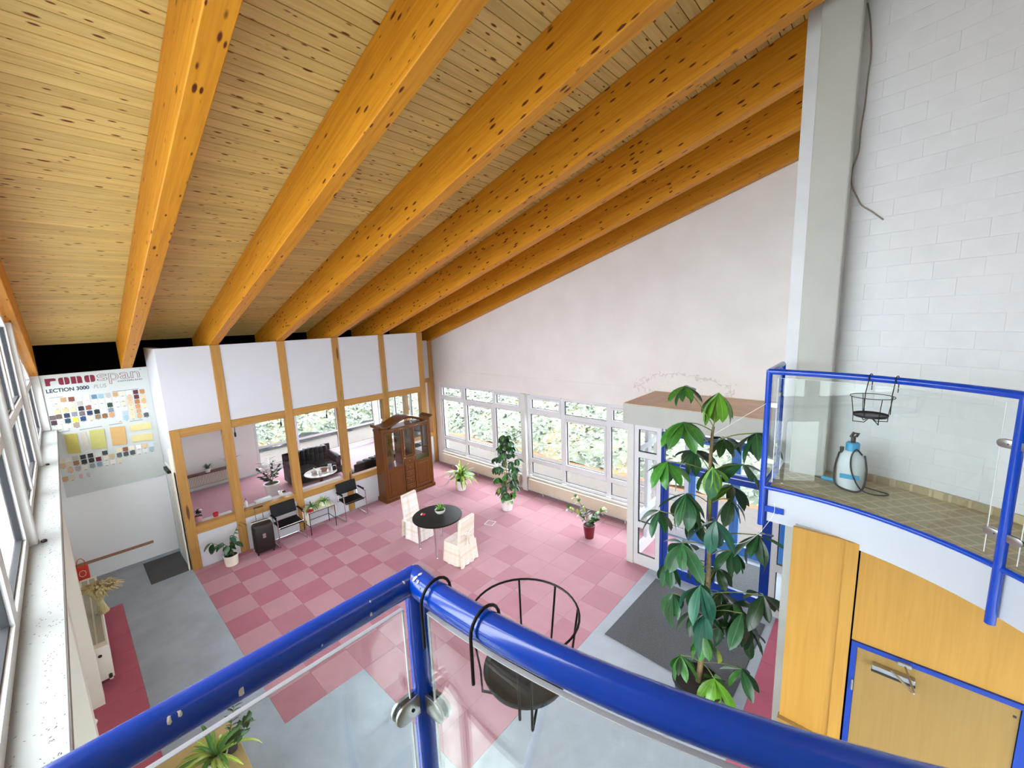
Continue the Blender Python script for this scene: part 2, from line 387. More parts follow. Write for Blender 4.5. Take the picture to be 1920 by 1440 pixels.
# ---- partition: posts, rails, panels and panes
pa = struct('wall_middle')
PX = -10.22
posts = [(1.24, 1.40, 2.98), (2.10, 2.27, 4.59), (3.35, 3.52, 4.59), (4.60, 4.77, 4.59), (5.88, 6.05, 4.59), (7.13, 7.32, 4.59)]
for a, b, h in posts: B().box(PX-.15, PX+.025, a, b, 0, h).make('post', 'timber', pa, bevel=.006, seg=1)
for k in range(5):
    a, b = posts[k][1], posts[k+1][0]
    a2 = 1.24 if k == 0 else a
    B().box(PX-.13, PX+.005, a2, b, 2.985, 4.585).make('panel', 'white_panel', pa)
    B().box(PX-.14, PX+.02, a, b, 2.815, 2.98).make('rail', 'timber_y', pa, bevel=.005, seg=1)
    B().box(PX-.16, PX+.02, a, b, .745, .912).make('rail', 'timber_y', pa, bevel=.005, seg=1)
    B().box(PX-.12, PX+.008, a, b, 0, .742).make('panel', 'white_panel', pa)
    B().box(PX-.07, PX-.062, a+.002, b-.002, .914, 2.813).make('pane', 'window_glass', pa)
B().box(PX-.15, PX+.02, 1.24, 1.40, 2.985, 2.9851).make('rail_end', 'timber', pa)
for k in range(3): B().box(PX-.31, PX-.162, posts[k][1]+.01, posts[k+1][0]-.01, .885, .912).make('inner_ledge', 'white_panel', pa)
# recessed last bay
RX = -11.4
B().box(RX-.15, RX+.02, 8.36, 8.52, 0, 4.27).make('post', 'timber', pa, bevel=.006, seg=1)
B().box(RX-.15, RX+.02, 7.33, 7.45, 0, 4.27).make('post', 'timber', pa, bevel=.006, seg=1)
B().box(RX-.12, RX, 7.45, 8.36, 3.0, 4.27).make('panel', 'white_panel', pa)
B().box(RX-.13, RX+.015, 7.45, 8.36, 2.855, 3.0).make('rail', 'timber_y', pa)
B().box(RX-.13, RX+.015, 7.45, 8.36, .95, 1.07).make('rail', 'timber_y', pa)
B().box(RX-.12, RX, 7.45, 8.36, 0, .95).make('panel', 'white_panel', pa)
B().box(RX-.07, RX-.062, 7.452, 8.358, 1.072, 2.853).make('pane', 'window_glass', pa)
B().box(RX, PX-.15, 7.2, 7.32, 2.985, 4.4).make('panel', 'white_panel', pa)
B().box(RX, PX-.15, 7.2, 7.32, 0, .9).make('panel', 'white_panel', pa)
B().box(RX, PX-.15, 7.25, 7.258, .902, 2.983).make('pane', 'window_glass', pa)
lc = B().box(-15.5, PX-.16, 1.3, 7.2, 3.02, 3.1).box(-15.5, RX-.16, 7.2, 8.53, 3.02, 3.1).make('lounge_ceiling', 'white_panel', pa)
B().box(-13.0, PX-.17, 1.3, 7.2, 3.11, 3.14).make('void_floor', 'void_black', pa)  # blackened so the unlit void reads dark, shade put into the colour
# ---- lounge behind the partition
wl = B().box(-15.7, -15.5, 1.1, 4.05, 0, 3.1).box(-15.7, -11.75, 1.1, 1.28, 0, 3.1).box(-15.7, -15.5, 4.05, 8.5, 2.75, 3.1).box(-15.7, -15.5, 4.05, 8.5, 0, .12).make('wall_lounge', 'white_wall'); wl['kind'] = 'structure'
def window(name, ax, pos, spans, zs, mat='white_plastic', fw=.07, dp=.08, sash=None, parent=None):
    """framed window in plane axis ax = pos; spans along the other axis; zs = row limits"""
    w_ = parent or struct(name)
    def bx(a0, a1, z0, z1, d0, d1):
        b = B()
        return b.box(pos-d0, pos+d1, a0, a1, z0, z1) if ax == 0 else b.box(a0, a1, pos-d0, pos+d1, z0, z1)
    for i, s_ in enumerate(spans):
        bx(s_-fw/2, s_+fw/2, zs[0], zs[-1], dp/2, dp/2).make('mullion', mat, w_, bevel=.006, seg=1)
    for i in range(len(spans)-1):
        a, b = spans[i]+fw/2, spans[i+1]-fw/2
        for z_ in zs: bx(a, b, max(z_-fw/2, zs[0]-.02), min(z_+fw/2, zs[-1]+.02), dp/2, dp/2).make('transom', mat, w_, bevel=.006, seg=1)
        for k in range(len(zs)-1):
            z0, z1 = zs[k]+fw/2, zs[k+1]-fw/2
            if sash and (i, k) in sash:
                q = .055
                for (e0, e1, f0, f1) in ((a, b, z0, z0+q), (a, b, z1-q, z1), (a, a+q, z0+q, z1-q), (b-q, b, z0+q, z1-q)):
                    bx(e0, e1, f0, f1, dp/2+.02, dp/2+.02).make('sash', mat, w_, bevel=.004, seg=1)
                aa, bb_, z0, z1 = a+q, b-q, z0+q, z1-q
            else: aa, bb_ = a, b
            gk = .010
            for (e0, e1, f0, f1) in ((aa, bb_, z0, z0+gk), (aa, bb_, z1-gk, z1), (aa, aa+gk, z0, z1), (bb_-gk, bb_, z0, z1)):
                bx(e0, e1, f0, f1, .02, .02).make('gasket', 'gasket', w_)
            bx(aa+gk, bb_-gk, z0+gk, z1-gk, .004, .004).make('pane', 'window_glass', w_)
    return w_
window('window_1', 0, -15.55, [4.09, 5.4, 6.9, 8.45], [.15, .85, 2.72])
# ---- gable wall
gw = B()
def gbl(x0, x1, z0, z1, y0=8.53, y1=8.8): gw.box(x0, x1, y0, y1, z0, z1)
gbl(-15.7, -15.3, 0, 3.3); gbl(-15.3, -11.9, 0, .3); gbl(-15.3, -11.9, 2.75, 3.3); gbl(-11.9, -11.12, 0, 3.27)
gbl(-11.12, -3.5, 0, .44); gbl(-11.12, -.7, 2.81, 3.27); gbl(-.7, 2.4, 0, 3.27)
def top(x): return bz(x)+BD+.06
gw.prism([(-15.7, 3.27), (2.4, 3.27), (2.4, top(2.4)), (-12.6, top(-12.6)), (-15.7, 3.4)], 1, 8.545, 8.8)
# fine plaster relief with a flaked patch over the entrance
t = NT('gable_plaster'); v = t.coords((1, 1, 1)); f = t.noise(v, 1.3, 3, .5); fine = t.noise(v, 40, 3, .6)
c_ = t.ramp(f, [(.3, lin('#dfd9d3')), (.7, lin('#e7e2dc'))])
mp = t.n('ShaderNodeMapping'); mp.inputs['Location'].default_value = (3.05*1.1, 0, -3.36*4.2); mp.inputs['Scale'].default_value = (1.1, 0, 4.2); t.l(v, mp.inputs[0])
ln = t.n('ShaderNodeVectorMath', operation='LENGTH'); t.l(mp.outputs[0], ln.inputs[0])
ragged = t.math('ADD', ln.outputs['Value'], t.math('MULTIPLY', t.math('SUBTRACT', t.noise(v, 7, 5, .7), .5), 1.7))
ring = t.math('LESS_THAN', t.math('ABSOLUTE', t.math('SUBTRACT', ragged, 1.0)), .05)
spots = t.math('MULTIPLY', t.math('LESS_THAN', ragged, 1.0), t.math('GREATER_THAN', t.noise(v, 16, 3, .7), .66))
mk = t.math('MAXIMUM', t.math('MULTIPLY', ring, .5), t.math('MULTIPLY', spots, .6))
c_ = t.mix(mk, c_, lin('#b5a596')); t.bsdf(c_, .88, normal=t.bump(fine, .08, .003))
gwo = gw.make('wall_gable', 'gable_plaster'); gwo['kind'] = 'structure'
window('window_2', 1, 8.6, [-11.09, -9.9, -8.56, -7.44], [.47, .91, 2.31, 2.785], fw=.11, sash={(1, 1), (0, 2), (2, 2)})
window('window_3', 1, 8.6, [-7.2, -6.05, -4.72, -3.55], [.47, .91, 2.31, 2.785], fw=.12, sash={(1, 1), (0, 2), (2, 2)})
window('window_4', 1, 8.6, [-15.25, -14.1, -13.0, -11.95], [.35, .95, 2.7], fw=.1)
tr = struct('trim_1'); B().box(-7.4, -7.24, 8.44, 8.66, 0, 2.82).make('window_column', 'white_paint', tr)
B().box(-11.12, -7.4, 8.47, 8.56, .405, .45).box(-7.24, -3.6, 8.47, 8.56, .405, .45).make('window_ledge', 'white_paint', tr)
# ---- window wall on the left, above and below the long sill
wl = struct('wall_left')
B().box(-11.7, -3.5, -.6, -.37, 0, 3.08).box(-3.5, -.75, -.6, -.37, 0, 1.5).box(-3.5, -.75, -.6, -.37, 2.85, 3.08).box(-3.5, -2.5, -.6, -.37, 1.5, 2.85).make('lower_wall', 'lower_wall', wl)  # opening below the sill is out of view, added to light the floor
B().box(-.75, .6, -.6, -.37, 0, 8.2).box(.6, 2.4, -.6, -.37, 0, 3.3).make('end_wall', 'white_wall', wl)
sl = B().box(-11.6, -.75, -.5, -.203, 3.105, 3.14).make('window_sill', 'sill_stone', wl, bevel=.004, seg=1)
B().box(-11.6, -.75, -.21, -.2, 3.075, 3.134).make('sill_nosing', 'sill_edge', wl)
B().box(-7.62, -7.38, -.37, -.235, 0, 3.07).make('pilaster', 'rad_white', wl)
B().box(-4.9, -4.66, -.37, -.235, 0, 3.07).make('pilaster', 'rad_white', wl)
wn = struct('window_5')
MX = [-11.62, -8.52, -5.32, -2.15, .9]
for k, xm in enumerate(MX[:-1]):
    hh = bz(xm)-.0
    B().box(xm-.07, xm+.07, -.5, -.34 if k else -.28, 3.14, hh).make('mullion', 'white_paint', wn, bevel=.008, seg=1)
    x0, x1 = xm+.07, (MX[k+1]-.07)
    if k == 3: x1 = -.76
    for s0, s1 in ((x0, (x0+x1)/2-.0), ((x0+x1)/2, x1)):
        za, zb = bz(s0)-.02, bz(s1)-.02
        def trap(e, zl, d0, d1, nm_, mt):   # a bar or pane following the sloping head
            pass
        q = .085
        for (p0, p1, a0, a1, b0, b1) in ((s0, s0+q, 3.15, 3.15, za, bz(s0+q)-.02), (s1-q, s1, 3.15, 3.15, bz(s1-q)-.02, zb), (s0+q, s1-q, 3.15, 3.15, 3.15+q, 3.15+q),
                                         (s0+q, s1-q, 4.03, 4.03, 4.13, 4.13), (s0+q, s1-q, bz(s0+q)-.02-q, bz(s1-q)-.02-q, bz(s0+q)-.02, bz(s1-q)-.02)):
            if p1-p0 < .01 or b0-a0 < .01: continue
            B().prism([(p0, a0), (p1, a1), (p1, b1), (p0, b0)], 1, -.47, -.39).make('sash', 'white_plastic', wn)
        for (z0, z1a, z1b) in ((3.15+q, 4.03, 4.03), (4.13, bz(s0+q)-.02-q, bz(s1-q)-.02-q)):
            if z1a-z0 < .05: continue
            a, b = s0+q, s1-q; gk = .02
            B().prism([(a, z0), (b, z0), (b, z1b), (a, z1a)], 1, -.434, -.426).make('pane', 'window_glass', wn)
            gb = B(); gb.box(a, b, -.45, -.41, z0, z0+gk).box(a, a+gk, -.45, -.41, z0+gk, z1a).box(b-gk, b, -.45, -.41, z0+gk, z1b)
            gb.make('gasket', 'gasket', wn)
# ---- round gallery: slab, block wall, column
ga = struct('floor_gallery')
def ring(b, r0, r1, a0, a1, z0, z1, n=48):
    i0, o0 = arc(r0, a0, a1, n, z0), arc(r1, a0, a1, n, z0); i1, o1 = arc(r0, a0, a1, n, z1), arc(r1, a0, a1, n, z1)
    vs = i0+o0+i1+o1; N = n+1; fs = []
    for k in range(n):
        fs += [(k, k+1, N+k+1, N+k), (2*N+k, 3*N+k, 3*N+k+1, 2*N+k+1), (k, 2*N+k, 2*N+k+1, k+1), (N+k, N+k+1, 3*N+k+1, 3*N+k)]
    fs += [(0, N, 3*N, 2*N), (n, 2*N+n, 3*N+n, N+n)]
    return b.add(vs, fs)
ring(B(), RWL+.03, RB+.05, 91, -92, 2.95, 3.20).make('gallery_slab', 'white_paint', ga)
ring(B(), RWL, RWL+.03, 91, -92, 2.90, 3.215).make('fascia', 'fascia_white', ga, smooth=True)
ring(B(), RWL+.03, RB, 91, -92, 3.20, 3.22).make('floor_covering', 'gallery_floor', ga)
ring(B(), RB-.03, RB, 82, -92, 3.22, 3.285).make('skirting', 'gallery_floor', ga)
wr = struct('wall_right')
BH, BLN = .1435, .30
da = math.degrees(BLN/RB); bk = []
for v_ in range(2):
    b = B(); h = math.radians(da)/2-.0004/RB
    p = [(RB*math.cos(t_), RB*math.sin(t_)) for t_ in (-h, 0, h)]; r_ = RB+.1
    q = [(r_*math.cos(t_), r_*math.sin(t_)) for t_ in (h, 0, -h)]
    b.prism([(x_-RB, y_) for x_, y_ in p+q], 2, .0006, BH-.0006); me = b.mesh('block', bevel=.0016, seg=1); me.materials.append(MATS['block_paint']); bk.append(me)
ring(B(), RB+.003, RB+.14, 92, -92, 3.0, 8.2, 44).make('mortar', 'block_paint', wr)
zc = 3.22; row = 0
while zc < 7.75:
    ang = 86-(da/2 if row % 2 else 0)
    while ang > 42:
        t_ = math.radians(ang-da/2); zt = bz(CX+RB*math.cos(t_))+BD
        if zc < zt:
            m_ = Matrix.Translation((CX, CY, zc)) @ Matrix.Rotation(t_, 4, 'Z') @ Matrix.Translation((RB+random.uniform(-.0015, .0015), 0, 0))
            obj('block', bk[row % 2], None, wr, m_)
        ang -= da
    zc += BH; row += 1
ro = B().box(-.62, -.335, 4.905, 5.17, 0, 7.95)
co = ro.make('column', 'column_paint', None, bevel=.012); tag(co, 'pale grey square column rising past the gallery to the roof', 'column')
cp = B().prism([(-.62, 7.05), (-.62, 7.6), (-1.0, 7.6)], 1, 4.60, 5.16) if False else None
# ---- timber wall under the gallery with the door
wt = struct('wall_timber')
B().box(-.47, -.012, 4.2, 4.235, .99, 2.95).make('veneer_panel', 'birch', wt)
B().box(-.10, -.012, 4.185, 4.2, 1.0, 2.95).make('veneer_strip', 'birch', wt)
B().box(-.48, -.10, 4.15, 4.23, .955, .99).make('ledge', 'birch_pale', wt)
B().box(-.10, -.008, 4.13, 4.23, .935, .975).make('ledge', 'birch_pale', wt)
B().box(.0, 1.9, 4.2, 4.235, 2.075, 2.95).make('veneer_panel', 'birch', wt)
B().box(-.47, -.012, 4.22, 4.26, 0, .955).make('low_panel', 'grey_carpet_light', wt)
B().box(-.47, -.012, 4.19, 4.22, .84, .86).make('low_trim', 'white_paint', wt)
B().box(-.015, .002, 4.212, 4.25, 0, 2.95).make('shadow_gap', 'void_black', wt)
B().box(-.46, 2.3, 4.26, 4.36, 0, 2.95).make('core', 'column_paint', wt)
B().box(1.03, 1.9, 4.2, 4.24, 0, 2.07).make('veneer_panel', 'birch', wt)
dr = struct('door_2')
B().box(.042, .93, 4.19, 4.23, .01, 2.03).make('door_leaf', 'birch_pale', dr)
for a, b in ((.002, .04), (.934, .985)): B().box(a, b, 4.18, 4.25, 0, 2.072).make('door_frame', 'blue_frame', dr)
B().box(.04, .934, 4.18, 4.25, 2.034, 2.072).make('door_frame', 'blue_frame', dr)
for z_ in (1.62, .5): B().tube([(.03, 4.175, z_), (.03, 4.175, z_+.1)], .009).make('hinge', 'steel', dr)
clr = B().box(.14, .40, 4.135, 4.19, 1.90, 1.955).make('door_closer', 'steel', dr, bevel=.006)
B().box(.138, .402, 4.131, 4.135, 1.90, 1.918).make('closer_band', 'black_plastic', clr)
B().tube([(.26, 4.14, 1.965), (.385, 3.98, 1.965)], .009).tube([(.385, 3.98, 1.968), (.33, 4.17, 2.045)], .008).make('closer_arm', 'steel', clr)
B().box(.29, .37, 4.15, 4.18, 2.035, 2.06).make('closer_bracket', 'steel', clr)
B().box(.90, .915, 4.185, 4.19, 1.95, 1.965).make('door_mark', 'black_plastic', dr)
# far side of the hall under and behind the gallery; openings added for daylight
wx = B().box(2.3, 2.4, 4.3, 8.5, 0, 4.3).box(2.3, 2.4, 4.3, 8.5, 5.6, 8.8).box(2.3, 2.4, 4.3, 6.0, 4.3, 5.6).box(2.3, 2.4, 7.3, 8.5, 4.3, 5.6).box(2.3, 2.4, -.5, 4.3, 0, .4).box(2.3, 2.4, -.5, 4.3, 2.7, 3.4).box(2.3, 2.4, 4.0, 4.3, .4, 8.8).make('wall_end', 'white_wall'); wx['kind'] = 'structure'

window('added_window_6', 0, 2.35, [6.0, 7.3], [4.34, 5.56]); window('added_window_7', 0, 2.35, [-.33, 1.1, 2.5, 3.96], [.44, 2.66]); window('added_window_8', 1, -.48, [-2.46, -1.6, -.79], [1.54, 2.81])  # three unseen windows added to bring more daylight into the hall
# ================================================================== OUTSIDE
t = NT('brick_paving'); br = t.n('ShaderNodeTexBrick'); t.l(t.coords((1, 1, 1)), br.inputs['Vector']); br.inputs['Scale'].default_value = 4.5
br.inputs['Color1'].default_value = (*lin('#4d4540'), 1); br.inputs['Color2'].default_value = (*lin('#46403b'), 1); br.inputs['Mortar'].default_value = (*lin('#38322f'), 1); br.inputs['Mortar Size'].default_value = .015
t.bsdf(br.outputs[0], .9)
gd = B().box(-60, 30, -40, 60, -.5, -.25).make('ground', 'outdoor_soil'); gd['kind'] = 'structure'
pv = B().box(-30, 6, 8.81, 11.1, -.24, -.03).box(-18.2, -15.71, 2, 8.81, -.24, -.03).make('paving', 'brick_paving'); pv['kind'] = 'structure'
ll = B().box(-34, 5, 11.1, 11.75, -.24, -.06).make('leaf_litter', 'leaf_litter'); ll['kind'] = 'structure'
def mound(name, label, x0, x1, y0, y1, hf, n, seed, lab_cat='ground cover'):
    rnd = random.Random(seed); b = B(); nx, ny = 40, 24
    vs = []
    for j in range(ny+1):
        for i in range(nx+1):
            x_, y_ = x0+(x1-x0)*i/nx, y0+(y1-y0)*j/ny; vs.append((x_, y_, hf(x_, y_)+rnd.uniform(-.08, .08)))
    b.add(vs, [(j*(nx+1)+i, j*(nx+1)+i+1, (j+1)*(nx+1)+i+1, (j+1)*(nx+1)+i) for j in range(ny) for i in range(nx)])
    for k in range(n):
        x_, y_ = rnd.uniform(x0, x1), rnd.uniform(y0, y1); z_ = hf(x_, y_)+rnd.uniform(-.02, .22); s_ = rnd.uniform(.05, .13); a = rnd.uniform(0, 2*PI); e = rnd.uniform(-.9, .9)
        u = Vector((math.cos(a), math.sin(a), e)).normalized()*s_; v_ = Vector((-math.sin(a), math.cos(a), rnd.uniform(-.8, .8))).normalized()*s_*.6; p = Vector((x_, y_, z_))
        b.add([p-u, p+v_, p+u*1.2, p-v_], [(0, 1, 2, 3)])
    return tag(b.make(name, 'frost_leaf'), label, lab_cat, kind='stuff')
mound('frosted_ground_cover', 'frosted grey green ground cover on the bank outside the gable windows', -34, 5, 11.25, 19.5, lambda x, y: -.12+1.0*(1-math.exp(-(y-11.25)*.9))+.06*(y-11.25)+.12*math.sin(x*1.7+y)*math.sin(y*2.1), 16000, 3)
mound('frosted_hedge', 'frosted yellow green shrubs outside the lounge windows', -27, -18.2, 0, 11.2, lambda x, y: .2+1.3*(1-math.exp((x+18.2)*.9))+.15*math.sin(y*2+x), 6000, 4)
def bare_tree(p, h, seed, label):
    rnd = random.Random(seed); b = B()
    def br_(p0, d, L, r, dep):
        p1 = p0+d*L; b.tube([p0, (p0+p1)/2+Vector((rnd.uniform(-.06, .06), rnd.uniform(-.06, .06), 0))*L, p1], [r, r*.85, r*.65], 5)
        if dep:
            for _ in range(3):
                dd = (d+Vector((rnd.uniform(-.8, .8), rnd.uniform(-.8, .8), rnd.uniform(-.05, .5)))).normalized(); br_(p0+d*L*rnd.uniform(.5, 1), dd, L*rnd.uniform(.55, .8), r*.55, dep-1)
    br_(Vector((0, 0, 0)), Vector((0, 0, 1)), h*.4, h*.02, 4)
    o = b.make('bare_tree', 'bare_bark'); o.location = p; tag(o, label, 'tree', 'bare trees beyond the bank')
bare_tree((-13.5, 20.5, -.25), 6, 1, 'thin bare winter tree seen through the left gable window')
bare_tree((-10.2, 22.9, -.25), 7, 2, 'forked bare winter tree behind the column of the gable windows')
bare_tree((-20, 21, -.25), 6, 5, 'bare winter tree furthest left beyond the bank')
# ================================================================== ENTRANCE PORCH
vp = thing('entrance_porch', 'white glazed entrance porch with flat brown roof and blue double doors', 'porch', (-2.1, 7.8, 0))
O = (-2.1, 7.8, 0)
B(O).box(-3.58, -.62, 7.05, 8.525, 2.84, 3.215).make('roof_box', 'column_paint', vp, bevel=.004, seg=1)
B(O).box(-3.575, -.625, 7.055, 8.525, 3.215, 3.229).make('roof_board', 'canopy_top', vp)
B(O).box(-3.49, -3.36, 7.055, 7.19, 0, 2.84).make('post', 'white_paint', vp)
def light(x0, x1, yy, rows, mt='white_plastic', side=False, fw=.085):
    """a framed fixed light on a line; rows = glass limits"""
    def bb(a, b, z0, z1, d): return B(O).box(yy-d, yy+d, a, b, z0, z1) if side else B(O).box(a, b, yy-d, yy+d, z0, z1)
    bb(x0, x0+fw, .0, 2.84, .035).make('frame', mt, vp); bb(x1-fw, x1, .0, 2.84, .035).make('frame', mt, vp)
    lim = [0]+[v for r_ in rows for v in r_]+[2.84]
    for k in range(0, len(lim), 2): bb(x0+fw, x1-fw, lim[k], lim[k+1], .035).make('frame', mt, vp)
    for z0, z1 in rows:
        g_ = .009 if not side else .005; a, b = x0+fw, x1-fw
        q = B(O)
        for e in ((a, b, z0, z0+g_), (a, b, z1-g_, z1), (a, a+g_, z0+g_, z1-g_), (b-g_, b, z0+g_, z1-g_)):
            q.box(yy-.02, yy+.02, e[0], e[1], e[2], e[3]) if side else q.box(e[0], e[1], yy-.02, yy+.02, e[2], e[3])
        if not side: q.make('gasket', 'gasket', vp)
        bb(a+g_, b-g_, z0+g_, z1-g_, .004).make('pane', 'window_glass', vp)
ROWS = [(.222, .782), (.904, 2.205), (2.317, 2.755)]
light(-3.36, -2.84, 7.12, ROWS); light(-1.06, -.7, 7.12, ROWS)
light(7.19, 7.85, -3.42, ROWS, side=True); light(7.85, 8.52, -3.42, ROWS, side=True)
B(O).box(-.70, -.62, 7.06, 8.52, 0, 2.84).make('side_wall', 'white_paint', vp)
def doorset(x0, x1, yy, mt, zt=2.24, top=2.76, j=.055):
    for a, b in ((x0, x0+j), (x1-j, x1)): B(O).box(a, b, yy-.04, yy+.04, 0, top).make('door_jamb', mt, vp)
    for z0, z1 in ((zt-.055, zt), (top-.055, top)): B(O).box(x0+j, x1-j, yy-.04, yy+.04, z0, z1).make('door_transom', mt, vp)
    B(O).box(x0+j, x1-j, yy-.004, yy+.004, zt, top-.07).make('pane', 'window_glass', vp)
    xm = (x0+x1)/2
    for a, b in ((x0+j, xm-.004), (xm+.004, x1-j)):
        leaf = B(O).box(a, a+.08, yy-.025, yy+.025, .01, zt-.075).box(b-.08, b, yy-.025, yy+.025, .01, zt-.075).box(a+.08, b-.08, yy-.025, yy+.025, .01, .2).box(a+.08, b-.08, yy-.025, yy+.025, zt-.17, zt-.075).make('door_leaf', mt, vp)
        B(O).box(a+.08, b-.08, yy-.004, yy+.004, .2, zt-.17).make('pane', 'window_glass', leaf)
        hx = b-.05 if a < xm-.3 else a+.05
        B(O).tube([(hx, yy-.05, 1.0), (hx, yy-.05, 1.35)], .014).make('door_handle', 'white_plastic', leaf)
doorset(-2.84, -1.06, 7.12, 'blue_frame'); doorset(-2.84, -1.06, 8.62, 'blue_door', zt=2.36)
light(-3.45, -2.84, 8.62, [(.2, .8), (.92, 2.7)]); light(-1.06, -.7, 8.62, [(.2, .8), (.92, 2.7)])
B(O).box(-2.7, -1.2, 7.3, 8.4, 0, .012).make('porch_mat', 'dark_mat', vp)
# ================================================================== RAILINGS
ZR, ZB = 4.335, 3.24
def stadium(L, h, n=8):
    p = [(0, -h), (L-h, -h)]+[(L-h+h*math.sin(PI*i/n), -h*math.cos(PI*i/n)) for i in range(1, n)]+[(L-h, h), (0, h)]; return p
def clamp(root, p, ang, L=.062, h=.024):
    """two half-round steel plates that grip a pane, reaching from the post along ang"""
    m = Matrix.Translation(p) @ Matrix.Rotation(ang, 4, 'Z')
    b = B()
    b.prism(stadium(L, h), 1, .006, .014); b.prism(stadium(L, h), 1, -.014, -.006)
    me = b.mesh('clamp', bevel=.0025, smooth=True); o = obj('clamp', me, 'steel', root, m)
    q = B().prism(stadium(L-.006, h-.003), 1, -.006, .006); obj('gasket', q.mesh('gasket'), 'gasket', o)
    c = B().lathe([(.0, -.016), (.004, -.016), (.004, -.0145), (0, -.0145)], 8); k = obj('screw', c.mesh('screw'), 'gasket', o, Matrix.Translation((.02, 0, 0)) @ Matrix.Rotation(PI/2, 4, 'X'))
def pane_arc(root, a0, a1, z0=3.3, z1=4.28, n=24, r=RR):
    b = ring(B(), r-.005, r+.005, a0, a1, z0, z1, n); p = b.make('glass_panel', 'rail_glass', root, smooth=True)
    e = ring(B(), r-.0052, r+.0052, a0, a1, z1, z1+.0015, n); e.make('panel_edge', 'glass_edge', p)
    for a in (a0, a1):
        q = arc(r, a, a+.01, 1); B().tube([(q[0].x, q[0].y, z0), (q[0].x, q[0].y, z1)], .003, 6).make('panel_edge', 'glass_edge', p)
def pane_y(root, x, y0, y1, z0=3.3, z1=4.28):
    p = B().box(x-.005, x+.005, y0, y1, z0, z1).make('glass_panel', 'rail_glass', root)
    B().box(x-.0052, x+.0052, y0, y1, z1, z1+.0015).make('panel_edge', 'glass_edge', p)
    for y_ in (y0, y1): B().tube([(x, y_, z0), (x, y_, z1)], .003, 6).make('panel_edge', 'glass_edge', p)
def post(root, p, r, z0=2.86, zt=ZR, ang=None):
    o = B().tube([(p[0], p[1], z0), (p[0], p[1], zt)], r, 20).make('post', 'blue_paint', root, smooth=True)
    if ang is not None:
        u = Vector((math.cos(ang), math.sin(ang), 0)); c = Vector((p[0], p[1], 3.04))
        b = B().obox(c+u*.05, (.11, .012, .055), Matrix.Rotation(ang, 3, 'Z')).make('bracket', 'blue_paint', o)
XL = -.737
near = thing('gallery_railing', 'blue tubular handrail with glass panels close in front, corner post in view', 'railing', (0, 0, 0))
r_ = .0292
B().tube([(XL, -.37, ZR), (XL, .463, ZR)], r_, 24).make('handrail', 'blue_paint', near, smooth=True)
B().tube([(XL-.004, .461, ZR)]+arc(RR, -90, -8, 40, ZR), r_, 24).make('handrail', 'blue_paint', near, smooth=True)
B().tube([(XL, -.37, ZB), (XL, .463, ZB)], .02, 16).make('lower_rail', 'blue_paint', near, smooth=True)
B().tube([(XL, .461, ZB)]+arc(RR, -90, -8, 40, ZB), .02, 16).make('lower_rail', 'blue_paint', near, smooth=True)
post(near, (XL, .463), .0255, ang=-PI/2)
for a in (-47.5, -8): q = arc(RR, a, a-1, 1)[0]; post(near, (q.x, q.y), .0255, ang=math.radians(a))
pane_y(near, XL, -.3, .425)
pane_arc(near, -90.7, -50)
for z_ in (4.035, 3.5):
    clamp(near, (XL, .442, z_), -PI/2); clamp(near, (XL+.02, .463, z_), .02)
# bird droppings and chips on the near rail, each a small raised blob
rnd = random.Random(5)
def blob(px, py, s, el=1.6):
    r0 = ray(px, py); p = EYE+r0*((ZR-EYE.z)/r0.z); 
    for k in range(3):
        ax = Vector((XL, p.y, ZR)) if px < 780 else None
        if ax is None:
            d_ = Vector((p.x-CX, p.y-CY, 0)); ax = Vector((CX, CY, ZR))+d_.normalized()*RR
    # walk the sight line until it meets the tube
    tt = (ZR+.03-EYE.z)/r0.z; hit = None
    while tt < 3:
        p = EYE+r0*tt
        ax = Vector((XL, p.y, ZR)) if px < 778 else Vector((CX, CY, ZR))+Vector((p.x-CX, p.y-CY, 0)).normalized()*RR
        if (p-ax).length < .0294: hit = p; nr = (p-ax).normalized(); break
        tt += .0006
    if hit is None: return
    n = 8; tdir = nr.cross(Vector((0, 0, 1))).normalized() if abs(nr.z) < .99 else Vector((1, 0, 0)); u = nr.cross(tdir).normalized()
    vs = [hit+nr*.0016]+[hit+nr*.0002+(u*math.cos(2*PI*k/n)*el+tdir*math.sin(2*PI*k/n))*s*rnd.uniform(.7, 1.2) for k in range(n)]
    B().add(vs, [(0, 1+k, 1+(k+1) % n) for k in range(n)]).make('bird_lime', 'birdlime', near)
for px, py, s in ((778, 1085, .004), (787, 1077, .0035), (783, 1092, .003), (801, 1067, .003), (757, 1092, .0025), (798, 1108, .0022), (787, 1103, .0018), (696, 1152, .003), (694, 1128, .0015), (452, 1297, .005), (317, 1350, .0035), (337, 1337, .003), (887, 1182, .0028), (903, 1170, .0012), (772, 1088, .002), (776, 1095, .0025), (604, 1210, .0015)): blob(px, py, s)
far = thing('gallery_railing', 'curved blue balcony railing with glass panels across the hall, beside the block wall', 'railing', (0, 0, 0))
rf = .026
B().tube([(-.738, 4.91, ZR), (-.738, 4.272, ZR)], rf, 16).make('handrail', 'blue_paint', far, smooth=True)
B().tube([(-.742, 4.274, ZR)]+arc(RR-.012, 91, 4, 44, ZR), rf, 20).make('handrail', 'blue_paint', far, smooth=True)
B().tube([(-.742, 4.274, ZB)]+arc(RR-.012, 91, 4, 44, ZB), .02, 14).make('lower_rail', 'blue_paint', far, smooth=True)
B().tube([(-.738, 4.91, ZB), (-.738, 4.272, ZB)], .02, 14).make('lower_rail', 'blue_paint', far, smooth=True)
post(far, (-.738, 4.272), .0255, 2.86); post(far, (-.738, 4.93), .0255, 2.86)
B().box(-.725, -.6, 4.275, 4.283, 3.0, 3.055).make('bracket', 'blue_paint', far)
